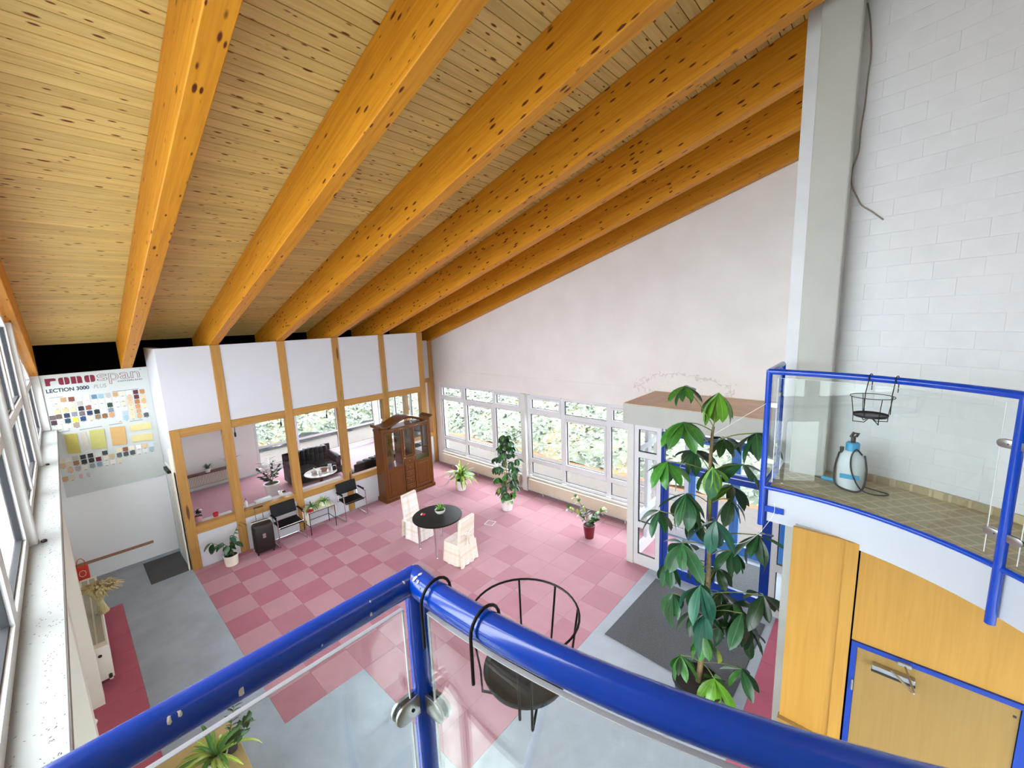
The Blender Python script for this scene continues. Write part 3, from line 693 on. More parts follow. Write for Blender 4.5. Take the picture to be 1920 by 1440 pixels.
B().box(-.72, -.56, 4.284, 4.292, 3.0, 3.055).make('bracket', 'blue_paint', far)
for a in (46.5, 4): q = arc(RR-.012, a, a-1, 1)[0]; post(far, (q.x, q.y), .0265, 2.85, ang=math.radians(a))
pane_arc(far, 90.2, 49, r=RR-.012); pane_arc(far, 44, 7, r=RR-.012); pane_y(far, -.738, 4.33, 4.88)
for a, sgn in ((46.5, 1), (46.5, -1)):
    for z_ in (4.03, 3.45):
        q = arc(RR-.012, a, a-1, 1)[0]; u = math.radians(a+sgn*90); clamp(far, (q.x+.018*math.cos(u), q.y+.018*math.sin(u), z_), u, .08, .026)
for z_ in (4.03, 3.5):
    B().box(-.712, -.66, 4.262, 4.282, z_-.022, z_+.022).make('clamp', 'white_plastic', far, bevel=.004)
    B().box(-.75, -.726, 4.83, 4.90, z_-.02, z_+.02).make('clamp', 'steel', far, bevel=.004)
# ---- wire planter holders hooked on the rails
def basket(name, label, c, hooks, rail_z, rail_r, zring, zdish, R=.13, rd=.105, wr_=.0028):
    r0 = thing(name, label, 'planter holder', (c[0], c[1], zdish), 0, 'wire planter holders hung on the blue rails')
    o = (c[0], c[1], zdish); cc = Vector((c[0], c[1], 0))
    B(o).tube([(c[0]+R*math.cos(a), c[1]+R*math.sin(a), zring) for a in [2*PI*k/40 for k in range(40)]], wr_, 6, True).make('ring', 'black_iron', r0, smooth=True)
    B(o).lathe([(0, zdish-.012), (rd*.93, zdish-.012), (rd, zdish+.004), (rd*.99, zdish+.008), (rd*.9, zdish-.004), (0, zdish-.004)], 36, (c[0], c[1], 0)).make('dish', 'black_plastic', r0, smooth=True)
    hd = Vector((hooks[0][0]+hooks[1][0], hooks[0][1]+hooks[1][1], 0))/2; ndir = (cc-hd).normalized(); a0 = math.atan2(ndir.y, ndir.x)
    for k in range(4):
        a = a0+PI/4+k*PI/2; u = Vector((math.cos(a), math.sin(a), 0)); w_ = Vector((-u.y, u.x, 0))
        pts = [cc+u*R+Vector((0, 0, zring)), cc+u*(rd+.006)+Vector((0, 0, zdish+.01)), cc+u*(rd+.004)+Vector((0, 0, zdish-.05)), cc+u*rd*.45+w_*.02+Vector((0, 0, zdish-.052)), cc+Vector((0, 0, zdish-.016))]
        B(o).tube(pts, wr_, 6).make('leg', 'black_iron', r0, smooth=True)
    a = a0; u = Vector((math.cos(a), math.sin(a), 0)); B(o).tube([cc+u*R+Vector((0, 0, zring)), cc+u*rd+Vector((0, 0, zdish))], wr_, 6).make('leg', 'black_iron', r0)
    for h in hooks:
        hv = Vector((h[0], h[1], 0)); rr = rail_r+wr_+.006
        # nearest ring point lies straight out from the hook
        t_ = hv+ndir*((cc-hv).dot(ndir)); lat = (t_-cc); off = math.sqrt(max(R*R-lat.length_squared, 0)); rp = t_-ndir*off
        pts = [rp+Vector((0, 0, zdish)), rp+Vector((0, 0, zring)), hv+ndir*rr+Vector((0, 0, rail_z-.02))]
        pts += [hv+ndir*rr*math.cos(b_)+Vector((0, 0, rail_z+rr*math.sin(b_))) for b_ in [PI*k/10 for k in range(11)]]
        pts += [hv-ndir*rr+Vector((0, 0, rail_z-.095))]
        B(o).tube(pts, wr_*1.15, 8).make('hook', 'black_iron', r0, smooth=True)
basket('planter_holder', 'black wire planter holder hooked over the near blue rail, empty dish below', (-.585, .655), [(-.650, .455), (-.510, .461)], ZR, .0292, 4.205, 4.055)
th = math.radians(66.5); dv = Vector((math.cos(th), math.sin(th)))
rc = RR-.012
def pol(a, r): return (CX+r*math.cos(math.radians(a)), CY+r*math.sin(math.radians(a)))
basket('planter_holder', 'small black wire planter holder hanging on the far curved balcony rail', pol(68.6, rc-.165), [pol(71.2, rc), pol(66.4, rc)], ZR, .026, 4.225, 4.085, R=.128, rd=.104)
# ================================================================== GALLERY BITS
sp = thing('pump_sprayer', 'translucent white pump sprayer with blue collar and black hose on the balcony floor', 'sprayer', (-.13, 4.74, 3.22)); o = (0, 0, 0)
B().lathe([(.075, 0), (.098, .012), (.1, .06), (.1, .24), (.092, .3), (.06, .355), (.045, .37), (0, .37)], 28).make('tank', 'tank_white', sp, smooth=True)
B().box(-.07, .07, -.103, -.097, .12, .16).make('print', 'tank_blue', sp)
B().lathe([(.05, .36), (.052, .43), (.044, .44), (0, .44)], 20).make('collar', 'tank_blue', sp, smooth=True)
h_ = B().tube([(0, 0, .43), (0, 0, .5)], .018, 12).make('pump_shaft', 'black_plastic', sp, smooth=True)
B().tube([(-.02, -.01, .49), (.0, -.012, .535), (.03, -.01, .53), (.018, -.01, .5)], .012, 8).make('pump_grip', 'black_plastic', h_, smooth=True)
B().lathe([(.014, .33), (.016, .385), (0, .385)], 10, (-.075, 0, 0)).make('valve', 'black_plastic', sp)
B().tube(curve([(.07, -.02, .34), (.03, -.09, .4), (-.0, -.11, .33), (.01, -.11, .2), (.07, -.1, .06), (.14, -.08, .012), (.24, -.06, .012), (.27, .0, .012), (.2, .03, .012), (.1, .05, .02)], 8), .0065, 8).make('hose', 'black_plastic', sp, smooth=True)
B().tube(curve([(-.09, -.02, .34), (-.112, -.04, .2), (-.1, -.07, .05), (0, -.1, .012), (.09, -.08, .03), (.112, -.02, .18), (.09, .0, .33)], 8), .009, 6).make('strap', 'black_plastic', sp, smooth=True)
wd = B().tube([(-.11, .06, .03), (-.21, .1, .02)], .018, 10).make('wand_grip', 'tank_blue', sp, smooth=True); B().tube([(-.21, .1, .02), (-.27, .12, .015)], [.014, .006], 8).make('wand_tip', 'black_plastic', wd)
def cylpt(px, py, R_):
    r0 = ray(px, py); ox, oy = EYE.x-CX, EYE.y-CY; a = r0.x**2+r0.y**2; b = 2*(ox*r0.x+oy*r0.y); c = ox*ox+oy*oy-R_*R_
    return EYE+r0*((-b+math.sqrt(b*b-4*a*c))/(2*a))
pts = [cylpt(px, py, RB-.012) for px, py in ((1627, 6), (1631, 30), (1633, 60), (1633, 105), (1627, 150), (1622, 195), (1614, 245), (1610, 285), (1599, 315), (1597, 345), (1607, 370), (1616, 385), (1635, 397), (1656, 412))]
tag(B().tube(curve(pts, 5), .006, 8).make('loose_cable', 'cable', smooth=True), 'loose brown cable hanging down the white block wall beside the column', 'cable')
# ================================================================== SAMPLE BOARD on the back wall
sb = thing('sample_board', 'grey decor sample board with rows of colour swatches and red brand lettering', 'sample board', (-11.6, .4, 1.78))
SX = -11.585
B((-11.6, .4, 1.78)).box(-11.599, SX, -.275, 1.232, 1.775, 4.178).make('backing', 'board_grey', sb)
def zs(x, y):                       # reading position on the board -> (y, z)
    p = at(60+x/5.539, 660+y/5.539, 0, SX); return p.y, p.z
sw = {}
def flat(col, rough=.5):
    k = 'swatch_'+col.strip('#')
    if k not in MATS: plain(k, col, rough, var=.03, vs=20)
    return k
def chip(corners, col, nm_='swatch', th=.006):
    c = [zs(*q) for q in corners]; b = B((-11.6, .4, 1.78))
    b.add([(SX+e, y_, z_) for e in (0, th) for y_, z_ in c], [(3, 2, 1, 0), (4, 5, 6, 7)]+[(i, (i+1) % 4, 4+(i+1) % 4, 4+i) for i in range(4)])
    return b.make(nm_, flat(col), sb)
SWT = """325,497,b08a5a 408,490,7a3a28 240,510,d8cdb5 490,484,ddd5c8 568,474,e3d8c5 645,465,5f7f98 715,457,93b4c0 790,447,b9b2b2 865,440,c69a63 935,430,eadbb8 1005,420,efe9dd 1075,415,5a1f2a 1143,408,b5824f
340,550,e9e4d5 255,565,cfc0a0 415,545,d3c6ad 495,535,b0a79d 580,525,dcdccf 650,515,ece2cf 720,507,f0e6d2 795,498,d9cfc2 875,493,fafafa 940,485,d5dadb 1013,474,d8ae86 1085,465,5a1f2a 1153,458,e0c59a
265,620,c9b48a 345,605,c4ab7e 425,597,cdb996 510,587,1f1a22 587,577,8a4f3a 660,568,ddd6cb 735,562,e8dfd2 810,550,1f3d35 885,545,e0ddd5 955,535,dcc9b0 1022,523,d9b48f 1092,515,b06f3f 1160,507,d8a86f
215,685,5a4a4a 280,672,5a4638 362,660,1f2440 440,645,7d8086 520,640,6b5a5f 600,632,1f2f52 675,620,1c1c22 745,612,fafafa 820,603,7f8488 895,597,dcdcd8 962,588,cfd4d0 1032,573,e3c79c 1100,565,c58a5c 1167,555,e5cfa5
230,737,3f1f2a 293,725,cfc6b8 372,715,1f3f4a 452,703,d9b93f 532,693,1f3a66 610,685,dccfae 685,672,8d7150 757,663,8a5a30 830,653,c78f63 903,645,f7f7f7 970,634,a9c0c6 1040,622,e2c79c 1110,612,c99a66 1178,604,dfe0de
285,780,d5d0c2 378,770,e3e3df 460,757,a08c78 910,694,f3f3f3 977,682,9fb9c2 1047,670,e0cda6 1118,661,cda46e 1187,652,55585a
905,1020,e4d6ae 970,1008,8a5230 1037,995,e6dfc8 1106,984,f0f0ee 1170,973,dfc29c 1235,962,d0dde0
310,1132,d3cabb 375,1120,d6d4c8 450,1103,b9b7a3 530,1090,2b2228 607,1075,27242a 685,1065,d5d8d2 757,1047,3f4245 832,1082,cdb48c 908,1070,5f6568 977,1058,4a4a4c 1045,1045,4a4f52 1110,1035,dcdad3 1175,1022,d9dcd9 1242,1007,9fb0b4
318,1182,d2ab82 388,1167,d8c6a8 460,1152,9c6a4c 543,1140,221f25 618,1125,232026 692,1112,6a1520 765,1098,e0d6c8 910,1128,d5d0b0
400,1225,d3aa86 478,1208,a8a49c 550,1195,e0dacd 628,1180,8a8d90 703,1165,7d92a8 770,1152,dad8d2 840,1140,e5dfd2
345,1320,bf9660 415,1305,cfc4aa 507,1285,d5a5b0 585,1272,c5b5b8"""
for it in SWT.split():
    x_, y_, c_ = it.split(','); x_, y_ = int(x_), int(y_); hw, hh = (30, 22) if c_ not in ('d5a5b0', 'c5b5b8') else (19, 19); k = -.16*1.0
    cy, cz = zs(x_, y_); a, b_ = zs(x_-hw, y_-hw*k)[0], zs(x_+hw, y_+hw*k)[0]; zt = .043 if hw == 30 else .036
    bb = B((-11.6, .4, 1.78)).box(SX, SX+.006, cy-.0385 if hw == 30 else cy-.026, cy+.0385 if hw == 30 else cy+.026, cz-zt, cz+zt)
    o = bb.make('swatch', flat('#'+c_), sb)
    B((-11.6, .4, 1.78)).box(SX, SX+.0005, cy-.012, cy+.02, cz-zt-.016, cz-zt-.009).make('swatch_number', 'print_blue', o)
chip([(330, 858), (462, 846), (512, 1045), (375, 1058)], '#bfb257', 'sample_panel', .015)
chip([(490, 835), (556, 829), (606, 1008), (545, 1018)], '#c9c3b4', 'sample_panel', .008)
chip([(590, 815), (745, 797), (778, 995), (618, 1012)], '#c2bf70', 'sample_panel', .015)
chip([(805, 783), (962, 767), (985, 955), (838, 970)], '#d3a96c', 'sample_panel', .015)
chip([(1018, 757), (1230, 729), (1242, 795), (1025, 822)], '#ded193', 'sample_panel', .015)
chip([(1035, 867), (1245, 840), (1255, 907), (1045, 936)], '#ded193', 'sample_panel', .015)
for a, b_ in (((175, 480), (320, 466)), ((490, 806), (730, 775)), ((800, 758), (940, 738)), ((1015, 720), (1150, 703)), ((835, 412), (1105, 383)), ((262, 832), (395, 822))):
    p, q = zs(*a), zs(*b_); B((-11.6, .4, 1.78)).box(SX, SX+.0006, p[0], q[0], (p[1]+q[1])/2-.007, (p[1]+q[1])/2+.007).make('caption_line', 'print_grey', sb)
def text(s_, y0, y1, z0, h, mat, outline=0, bold=0, shear=0, parent=None, loc=(-11.6, .4, 1.78)):
    cu = bpy.data.curves.new('lettering', 'FONT'); cu.body = s_; cu.size = 1; cu.shear = shear; cu.offset = bold
    if outline: cu.fill_mode = 'NONE'; cu.bevel_depth = outline
    else: cu.extrude = .0
    tmp = bpy.data.objects.new('tmp', cu); COL.objects.link(tmp); bpy.context.view_layer.update()
    me = bpy.data.meshes.new_from_object(tmp.evaluated_get(bpy.context.evaluated_depsgraph_get())); bpy.data.objects.remove(tmp)
    xs = [v.co.x for v in me.vertices]; ys = [v.co.y for v in me.vertices]; ax, bx_ = min(xs), max(xs); ay, by = min(ys), max(ys)
    for v in me.vertices:
        x_, y_, z_ = v.co
        v.co = (SX+.0012+max(-.001, min(.001, z_*.02))-loc[0], y0+(x_-ax)/(bx_-ax)*(y1-y0)-loc[1], z0+(y_-ay)/(by-ay)*h-loc[2])
    me.materials.clear(); return obj('lettering', me, mat, parent or sb)
def slab(letter, y0, y1, z0, z1):
    """heavy stencil-like letter: solid blocks with a thin slot"""
    w_, h = y1-y0, z1-z0; ov = (-11.6, .4, 1.78); b = B(ov); e = SX+.0016; st = .09*w_
    def P(poly): b.prism([(y0+u*w_, z0+v*h) for u, v in poly], 0, SX, e)
    if letter == 'o':
        P([(.5-.045, 0), (.5-.045, 1), (.2, 1), (.06, .93), (0, .75), (0, .25), (.06, .07), (.2, 0)]); P([(.5+.045, 0), (.8, 0), (.94, .07), (1, .25), (1, .75), (.94, .93), (.8, 1), (.5+.045, 1)])
    elif letter == 'n':
        P([(0, 0), (.46, 0), (.46, 1), (0, 1)]); P([(.54, 0), (1, 0), (1, .75), (.94, .93), (.8, 1), (.54, 1)])
    elif letter == 'r':
        P([(0, 0), (.42, 0), (.42, .45), (.5, .62), (.94, .62), (1, .78), (.94, .95), (.8, 1), (0, 1)])
    b.make('letter', 'print_red', sb)
za0, zb0 = zs(145, 358)[1], zs(145, 283)[1]
hL = zs(280, 272)[1]-zs(285, 348)[1]
for ch, xa, xb, yb in (('r', 143, 262, 360), ('o', 283, 397, 347), ('n', 413, 528, 337), ('o', 553, 663, 325)):
    ya_, z_ = zs(xa, yb); yb_, z2 = zs(xb, yb-(xb-xa)*.1); zz = za0
    slab(ch, ya_, yb_, zz, zz+hL)
y0, y1 = zs(680, 305)[0], zs(1140, 270)[0]
yw = (y1-y0)/4
for k, (ch, ww) in enumerate((('s', .9), ('p', .9), ('a', .9), ('n', .86))):
    dz = .075 if ch == 'p' else 0
    text(ch, y0+k*yw, y0+k*yw+yw*ww, za0-dz, hL+dz, 'print_red', outline=.011)
text('SWITZERLAND', zs(892, 318)[0], zs(1150, 296)[0], za0-.055, .03, 'print_blue', bold=.01)
text('LECTION 3000', zs(150, 430)[0], zs(598, 385)[0], zs(150, 432)[1], .075, 'print_blue', bold=.03)
text('PLUS', zs(645, 385)[0], zs(778, 372)[0], zs(150, 432)[1]+.0, .075, 'print_grey', shear=.2)
text('®', zs(1112, 180)[0], zs(1135, 180)[0], zs(1120, 188)[1], .04, 'print_grey')
# ---- wooden rub rail low on the back wall
tag(B((-11.6, .3, .36)).box(-11.6, -11.57, -.37, .83, .33, .385).make('rub_rail', 'rail_wood_tan', bevel=.006), 'brown wooden rub rail low on the white wall under the sample board', 'rail').location = (-11.6, .3, .36)
m_ = B().box(-.55, .55, -.32, .3, .0, .012).make('door_mat', 'dark_mat', bevel=.004, seg=1); m_.location = (-10.86, .91, 0); tag(m_, 'small dark grey doormat before the side door near the partition', 'mat')
mm = B().box(-.89, .89, -.9, .9, .0, .014).make('door_mat', 'dark_mat', bevel=.004, seg=1); mm.location = (-1.94, 5.93, 0); mm.rotation_euler = (0, 0, -.03); tag(mm, 'large dark grey entrance mat in front of the glazed porch', 'mat')
# ---- convector heaters under the gable windows
for a, b_, l in ((-11.0, -7.5, 'long beige convector under the left pair of gable windows'), (-7.15, -3.7, 'long beige convector under the right pair of gable windows, near the porch')):
    cv = thing('convector', l, 'heater', ((a+b_)/2, 8.43, 0), 0, 'beige convectors under the gable windows'); o = ((a+b_)/2, 8.43, 0)
    B(o).box(a, b_, 8.385, 8.46, .10, .40).make('casing', 'convector', cv, bevel=.006, seg=1)
    for k in range(3):
        x_ = a+.5+(b_-a-1)*k/2; B(o).box(x_-.012, x_+.012, 8.40, 8.43, 0, .10).make('leg', 'white_paint', cv)
# ---- radiator with dried grass, bag and small things at the window wall
ra = thing('radiator', 'white convector radiator with slotted top standing along the left wall', 'radiator', (-8.9, -.2, 0)); o = (-8.9, -.2, 0)
B(o).box(-10.2, -7.72, -.31, -.1, .12, .62).make('casing', 'rad_white', ra, bevel=.006, seg=1)
for k in range(2): B(o).box(-10.1, -7.85, -.285+k*.09, -.215+k*.09, .62, .627).make('grille', 'rad_grille', ra)
for x_ in (-10.0, -7.9): B(o).box(x_-.03, x_+.03, -.16, -.12, 0, .12).make('leg', 'rad_white', ra)
vv = B(o).tube([(-7.72, -.14, .17), (-7.66, -.14, .17)], .02, 10).make('valve', 'black_plastic', ra)
B(o).tube([(-7.715, -.2, .5), (-7.712, -.2, .5)], .022, 14).make('cap', 'black_plastic', ra)
sh = thing('dried_grass', 'tied sheaf of dried straw standing on the end of the radiator', 'dried bouquet', (-8.7, -.10, .629)); sh.scale = (1.35, 1.3, 1.25)
rnd = random.Random(9)
for k in range(70):
    a = rnd.uniform(0, 2*PI); s_ = rnd.uniform(.2, 1)
    pts = [Vector((.07*s_*math.cos(a), .06*s_*math.sin(a), .0)), Vector((.025*math.cos(a), .02*math.sin(a), .16)), Vector((.1*s_*math.cos(a), .09*s_*math.sin(a), .27)), Vector((.2*s_*math.cos(a), .17*s_*math.sin(a), .33+.06*(1-s_))), Vector((.27*s_*math.cos(a), .24*s_*math.sin(a), .30+.08*(1-s_)))]
    B().tube(pts, [.005, .005, .006, .013, .004], 5).make('straw', 'straw', sh)
B().tube([(.034*math.cos(a), .03*math.sin(a), .16) for a in [2*PI*k/14 for k in range(14)]], .005, 5, True).make('tie', 'straw', sh)
rbag = thing('red_bag', 'bright red carrier bag with a white mark hanging low on the left wall', 'bag', (-11.05, -.27, .02)); o = (0, 0, 0)
B().box(-.035, .035, -.09, .09, 0, .52).make('body', 'red_bag', rbag, bevel=.02)
B().tube(curve([(.02, -.05, .5), (.02, -.05, .62), (.02, 0, .68), (.02, .05, .62), (.02, .05, .5)], 5), .006, 6).make('handle', 'red_bag', rbag)
B().tube([(.037, .045*math.cos(a), .38+.06*math.sin(a)) for a in [2*PI*k/16 for k in range(16)]], .006, 5, True).make('mark', 'white_plastic', rbag)
kb = thing('wall_knob', 'round white knob on the left wall below the long sill', 'knob', (-5.6, -.37, 1.05))
B().tube([(0, 0, 0), (0, .05, 0)], .015, 10).make('stem', 'white_plastic', kb); B().lathe([(0, -.035), (.03, -.025), (.042, 0), (.03, .025), (0, .035)], 16, (0, .075, 0)).make('ball', 'white_plastic', kb, smooth=True)
# ---- fly specks on the long sill
rnd = random.Random(21); b = B()
for k in range(420):
    x_ = -rnd.uniform(1.2, 8.0); y_ = max(-.40, min(-.215, rnd.gauss(-.255, .03) if rnd.random() < .75 else rnd.uniform(-.4, -.22))); a = rnd.uniform(0, PI); L = rnd.uniform(.003, .009); w2 = rnd.uniform(.0012, .0028)
    u = Vector((math.cos(a), math.sin(a), 0)); v = Vector((-u.y, u.x, 0)); p = Vector((x_, y_, 3.1402))
    b.add([p-u*L, p+v*w2, p+u*L, p-v*w2, p+Vector((0, 0, .0016))], [(0, 1, 4), (1, 2, 4), (2, 3, 4), (3, 0, 4)])
tag(b.make('dead_flies', 'case_brown'), 'tiny dark dead flies scattered along the white window sill', 'insects', kind='stuff')
for k, (px, py, s_) in enumerate(((79, 1015, .022), (87, 871, .02))):
    p = at(px, py, 2, 3.15)
    tag(B().lathe([(0, 0), (s_*.8, .002), (s_, .012), (s_*.7, .022), (0, .026)], 12, (0, 0, 0)).make('dust_ball', 'case_brown', smooth=True), ['dark clump of dirt at the foot of the nearer window mullion', 'dark clump of dirt at the foot of the farther window mullion'][k], 'debris').location = (p.x, p.y+.01, 3.14)
# ================================================================== FURNITURE IN THE HALL
def cantilever(label, y0):
    r0 = thing('armchair', label, 'armchair', (-9.93, y0, 0), 0, 'chrome cantilever armchairs against the partition')
    W = .285
    for s_ in (-1, 1):
        p = [(-.24, s_*W, .014), (.22, s_*W, .014), (.26, s_*W, .04), (.245, s_*W, .58), (.2, s_*W, .64), (-.18, s_*W, .655)]
        B().tube(curve(p, 4), .012, 8).make('side_tube', 'chrome', r0, smooth=True)
        B().tube([(-.13, s_*(W-.03), .43), (-.24, s_*(W-.03), .86)], .011, 8).make('back_tube', 'chrome', r0, smooth=True)
        B().obox((.01, s_*W, .672), (.32, .045, .03)).make('armrest', 'black_leather', r0, bevel=.01)
        B().tube([(-.18, s_*W, .655), (-.19, s_*(W-.03), .64)], .011, 8).make('joint', 'chrome', r0)
    B().tube([(-.24, -W, .014), (-.24, W, .014)], .012, 8).make('base_bar', 'chrome', r0, smooth=True)
    for x_ in (-.13, .22): B().tube([(x_, -W, .43 if x_ < 0 else .45), (x_, W, .43 if x_ < 0 else .45)], .011, 8).make('cross_bar', 'chrome', r0, smooth=True)
    B().obox((.04, 0, .452), (.42, .5, .03), Matrix.Rotation(.06, 3, 'Y')).make('seat', 'black_leather', r0, bevel=.012)
    B().obox((-.195, 0, .72), (.035, .53, .29), Matrix.Rotation(-.25, 3, 'Y')).make('backrest', 'black_leather', r0, bevel=.012)
cantilever('black leather and chrome armchair between the suitcase and the plant stand', 3.02)
cantilever('black leather and chrome armchair between the plant stand and the cabinet', 4.545)
su = thing('suitcase', 'dark brown hard-shell suitcase with a light stripe and raised pull handle', 'suitcase', (-9.86, 2.47, 0), -.1)
B().box(-.17, .17, -.19, .19, .05, .69).make('shell', 'case_brown', su, bevel=.05, seg=3, smooth=True)
for x_ in (-.085, -.02, .06, .12): B().box(x_-.008, x_+.008, -.195, .195, .1, .64).make('rib', 'case_brown', su, bevel=.004)
B().box(-.075, -.03, -.196, .196, .07, .694).make('stripe', 'board_grey', su, bevel=.004)
for s_ in (-1, 1): B().tube([(-.1, s_*.07, .68), (-.1, s_*.07, 1.0)], .008, 8).make('handle_tube', 'chrome', su)
B().tube([(-.1, -.09, 1.0), (-.1, .09, 1.0)], .016, 8).make('grip', 'black_plastic', su, smooth=True)
B().box(.165, .18, -.03, .03, .38, .48).make('lock', 'steel', su, bevel=.003)
for sx_ in (-1, 1):
    for s_ in (-1, 1): B().tube([(sx_*.12, s_*.15-.012, .026), (sx_*.12, s_*.15+.012, .026)], .026, 12).make('wheel', 'black_plastic', su, smooth=True)
# plant stand
ps = thing('plant_stand', 'black wire plant stand with a cream cloth over the top', 'plant stand', (-9.9, 3.72, 0))
for sx_ in (-.2, .195):
    for s_ in (-.3, .3): B().tube([(sx_, s_, 0), (sx_, s_, .54)], .009, 6).make('leg', 'black_iron', ps)
for z_ in (.2, .54):
    for a, c_ in (((-.2, -.3), (.195, -.3)), ((-.2, .3), (.195, .3)), ((-.2, -.3), (-.2, .3)), ((.195, -.3), (.195, .3))):
        if z_ == .2 and a == (.195, -.3): continue
        B().tube([(a[0], a[1], z_), (c_[0], c_[1], z_)], .008, 6).make('rail', 'black_iron', ps)
B().box(-.2, .19, -.3, .3, .545, .552).make('top', 'white_plastic', ps)
cl = B(); nx, ny = 10, 26; vs = []; rnd = random.Random(3)
for j in range(ny+1):
    v_ = -.62+1.12*j/ny
    for i in range(nx+1):
        u = -.16+.34*i/nx; over = max(0, abs(v_)-.305); 
        y_ = max(-.325, min(.325, v_)) + (0.02*math.sin(i*1.4) if over > .02 else 0); lim = .27+.05*math.sin(i*.8)
        z_ = .556-min(over, lim)-.004*math.sin(i*2.1)*(over > 0)
        vs.append((u, y_, z_))
cl.add(vs, [(j*(nx+1)+i, j*(nx+1)+i+1, (j+1)*(nx+1)+i+1, (j+1)*(nx+1)+i) for j in range(ny) for i in range(nx)])
cl.make('cloth', 'cream', ps, smooth=True)
# display cabinet
cb = thing('display_cabinet', 'tall reddish brown glass-fronted display cabinet with arched top', 'cabinet', (-9.98, 6.27, 0)); D2, W2, H2 = .215, .80, 2.05
B().box(-D2-.0, D2+.03, -W2-.03, W2+.03, 0, .11).make('plinth', 'cabinet_wood', cb, bevel=.012)
for s_ in (-1, 1):
    q = B().box(-D2, D2-.02, s_*(W2-.03)-.015, s_*(W2-.03)+.015, .11, H2).make('side_panel', 'cabinet_wood', cb)
    B().box(D2-.05, D2+.008, s_*(W2-.035)-.035, s_*(W2-.035)+.035, .11, H2).make('pilaster', 'cabinet_wood', cb, bevel=.008)
B().box(-D2, -D2+.012, -W2+.03, W2-.03, .11, .95).make('back_panel', 'cabinet_wood', cb)
B().box(-D2, D2-.02, -W2+.03, W2-.03, .11, .14).make('bottom', 'cabinet_wood', cb)
B().box(-D2, D2-.03, -W2+.03, W2-.03, .93, .955).make('deck', 'cabinet_wood', cb)
B().box(-D2, D2, -W2+.0, W2-.0, H2-.06, H2).make('top_board', 'cabinet_wood', cb)
for z_ in (1.3, 1.65): B().box(-D2+.02, D2-.05, -W2+.05, W2-.05, z_, z_+.006).make('glass_shelf', 'cab_glass', cb)
def glazed(y0, y1, z0, z1, name='door', panel=None, knob=None):
    f = .05; x0, x1 = D2-.02, D2+.005
    dd = B().box(x0, x1, y0, y0+f, z0, z1).box(x0, x1, y1-f, y1, z0, z1).box(x0, x1, y0+f, y1-f, z1-f, z1).box(x0, x1, y0+f, y1-f, z0, z0+f).make(name, 'cabinet_wood', cb, bevel=.004, seg=1)
    zg = z0+f
    if panel:
        B().box(x0, x1, y0+f, y1-f, panel, panel+.06).make('middle_rail', 'cabinet_wood', dd)
        B().box(x0+.002, x1-.008, y0+f, y1-f, z0+f, panel).make('panel', 'cabinet_wood', dd); B().box(x0, x1+.002, y0+f+.03, y1-f-.03, z0+f+.03, panel-.03).make('raised_field', 'cabinet_wood', dd, bevel=.012, seg=1); zg = panel+.06
    B().box(x0+.008, x0+.012, y0+f, y1-f, zg, z1-f).make('pane', 'cab_glass', dd)
    if knob: B().lathe([(0, 0), (.008, 0), (.012, .012), (0, .02)], 10).make('knob', 'brass', dd).matrix_local = Matrix.Translation((x1, knob[0], knob[1])) @ Matrix.Rotation(PI/2, 4, 'Y')
glazed(-.725, -.175, .15, 1.98, panel=.88); glazed(.175, .725, .15, 1.98, panel=.88, knob=(.2, 1.12)); glazed(-.165, .165, 1.13, 1.98, knob=(-.14, 1.2))
B().box(-D2, D2-.025, -.175, -.16, .14, 1.95).make('divider', 'cabinet_wood', cb); B().box(-D2, D2-.025, .16, .175, .14, 1.95).make('divider', 'cabinet_wood', cb)
for k in range(5):
    z0 = .16+k*.193
    q = B().box(D2-.03, D2+.004, -.155, .155, z0, z0+.178).make('drawer', 'cabinet_wood', cb, bevel=.006); B().box(D2, D2+.01, -.13, .13, z0+.03, z0+.15).make('drawer_field', 'cabinet_wood', q, bevel=.008, seg=1)
    kn = B().lathe([(0, 0), (.007, 0), (.011, .012), (0, .019)], 10).make('knob', 'brass', q); kn.matrix_local = Matrix.Translation((D2+.01, 0, z0+.09)) @ Matrix.Rotation(PI/2, 4, 'Y')
# arched cornice: a moulding swept over an open pediment
def arch_z(y_):
    a = abs(y_)/.66
    return H2+.02+(.165*(math.cos(min(a, 1)*PI)*.5+.5))
ys = [-W2-.06+(2*W2+.12)*i/48 for i in range(49)]
b = B(); prof = [(-D2, -.0), (D2+.0, -.0), (D2+.035, .03), (D2+.065, .055), (D2+.065, .075), (-D2, .075)]
vs = []
for y_ in ys:
    z_ = arch_z(y_)+(.05*max(0, (abs(y_)-W2+.02)/.08))
    vs += [(p[0], y_, z_+p[1]) for p in prof]
n6 = len(prof); fs = [tuple(range(n6-1, -1, -1)), tuple(range(48*n6, 49*n6))]
for i in range(48): fs += [(i*n6+k, i*n6+(k+1) % n6, (i+1)*n6+(k+1) % n6, (i+1)*n6+k) for k in range(n6)]
b.add(vs, fs).make('cornice', 'cabinet_wood', cb, smooth=True, ang=.5)
b = B(); yy = [-.55+1.1*i/24 for i in range(25)]
vs = [(D2-.015, y_, H2) for y_ in yy]+[(D2-.015, y_, arch_z(y_)+.0) for y_ in yy]
B().box(D2-.02, D2+.0, -W2, -.62, H2, H2+.03).box(D2-.02, D2, .62, W2, H2, H2+.03).make('frieze', 'cabinet_wood', cb)
oq = B().tube([(D2-.01, .03*math.cos(a)-.03, H2+.06+.045*math.sin(a)) for a in [2*PI*k/14 for k in range(14)]], .008, 6, True).tube([(D2-.01, .03*math.cos(a)+.03, H2+.06+.045*math.sin(a)) for a in [2*PI*k/14 for k in range(14)]], .008, 6, True).make('ornament', 'cabinet_wood', cb)
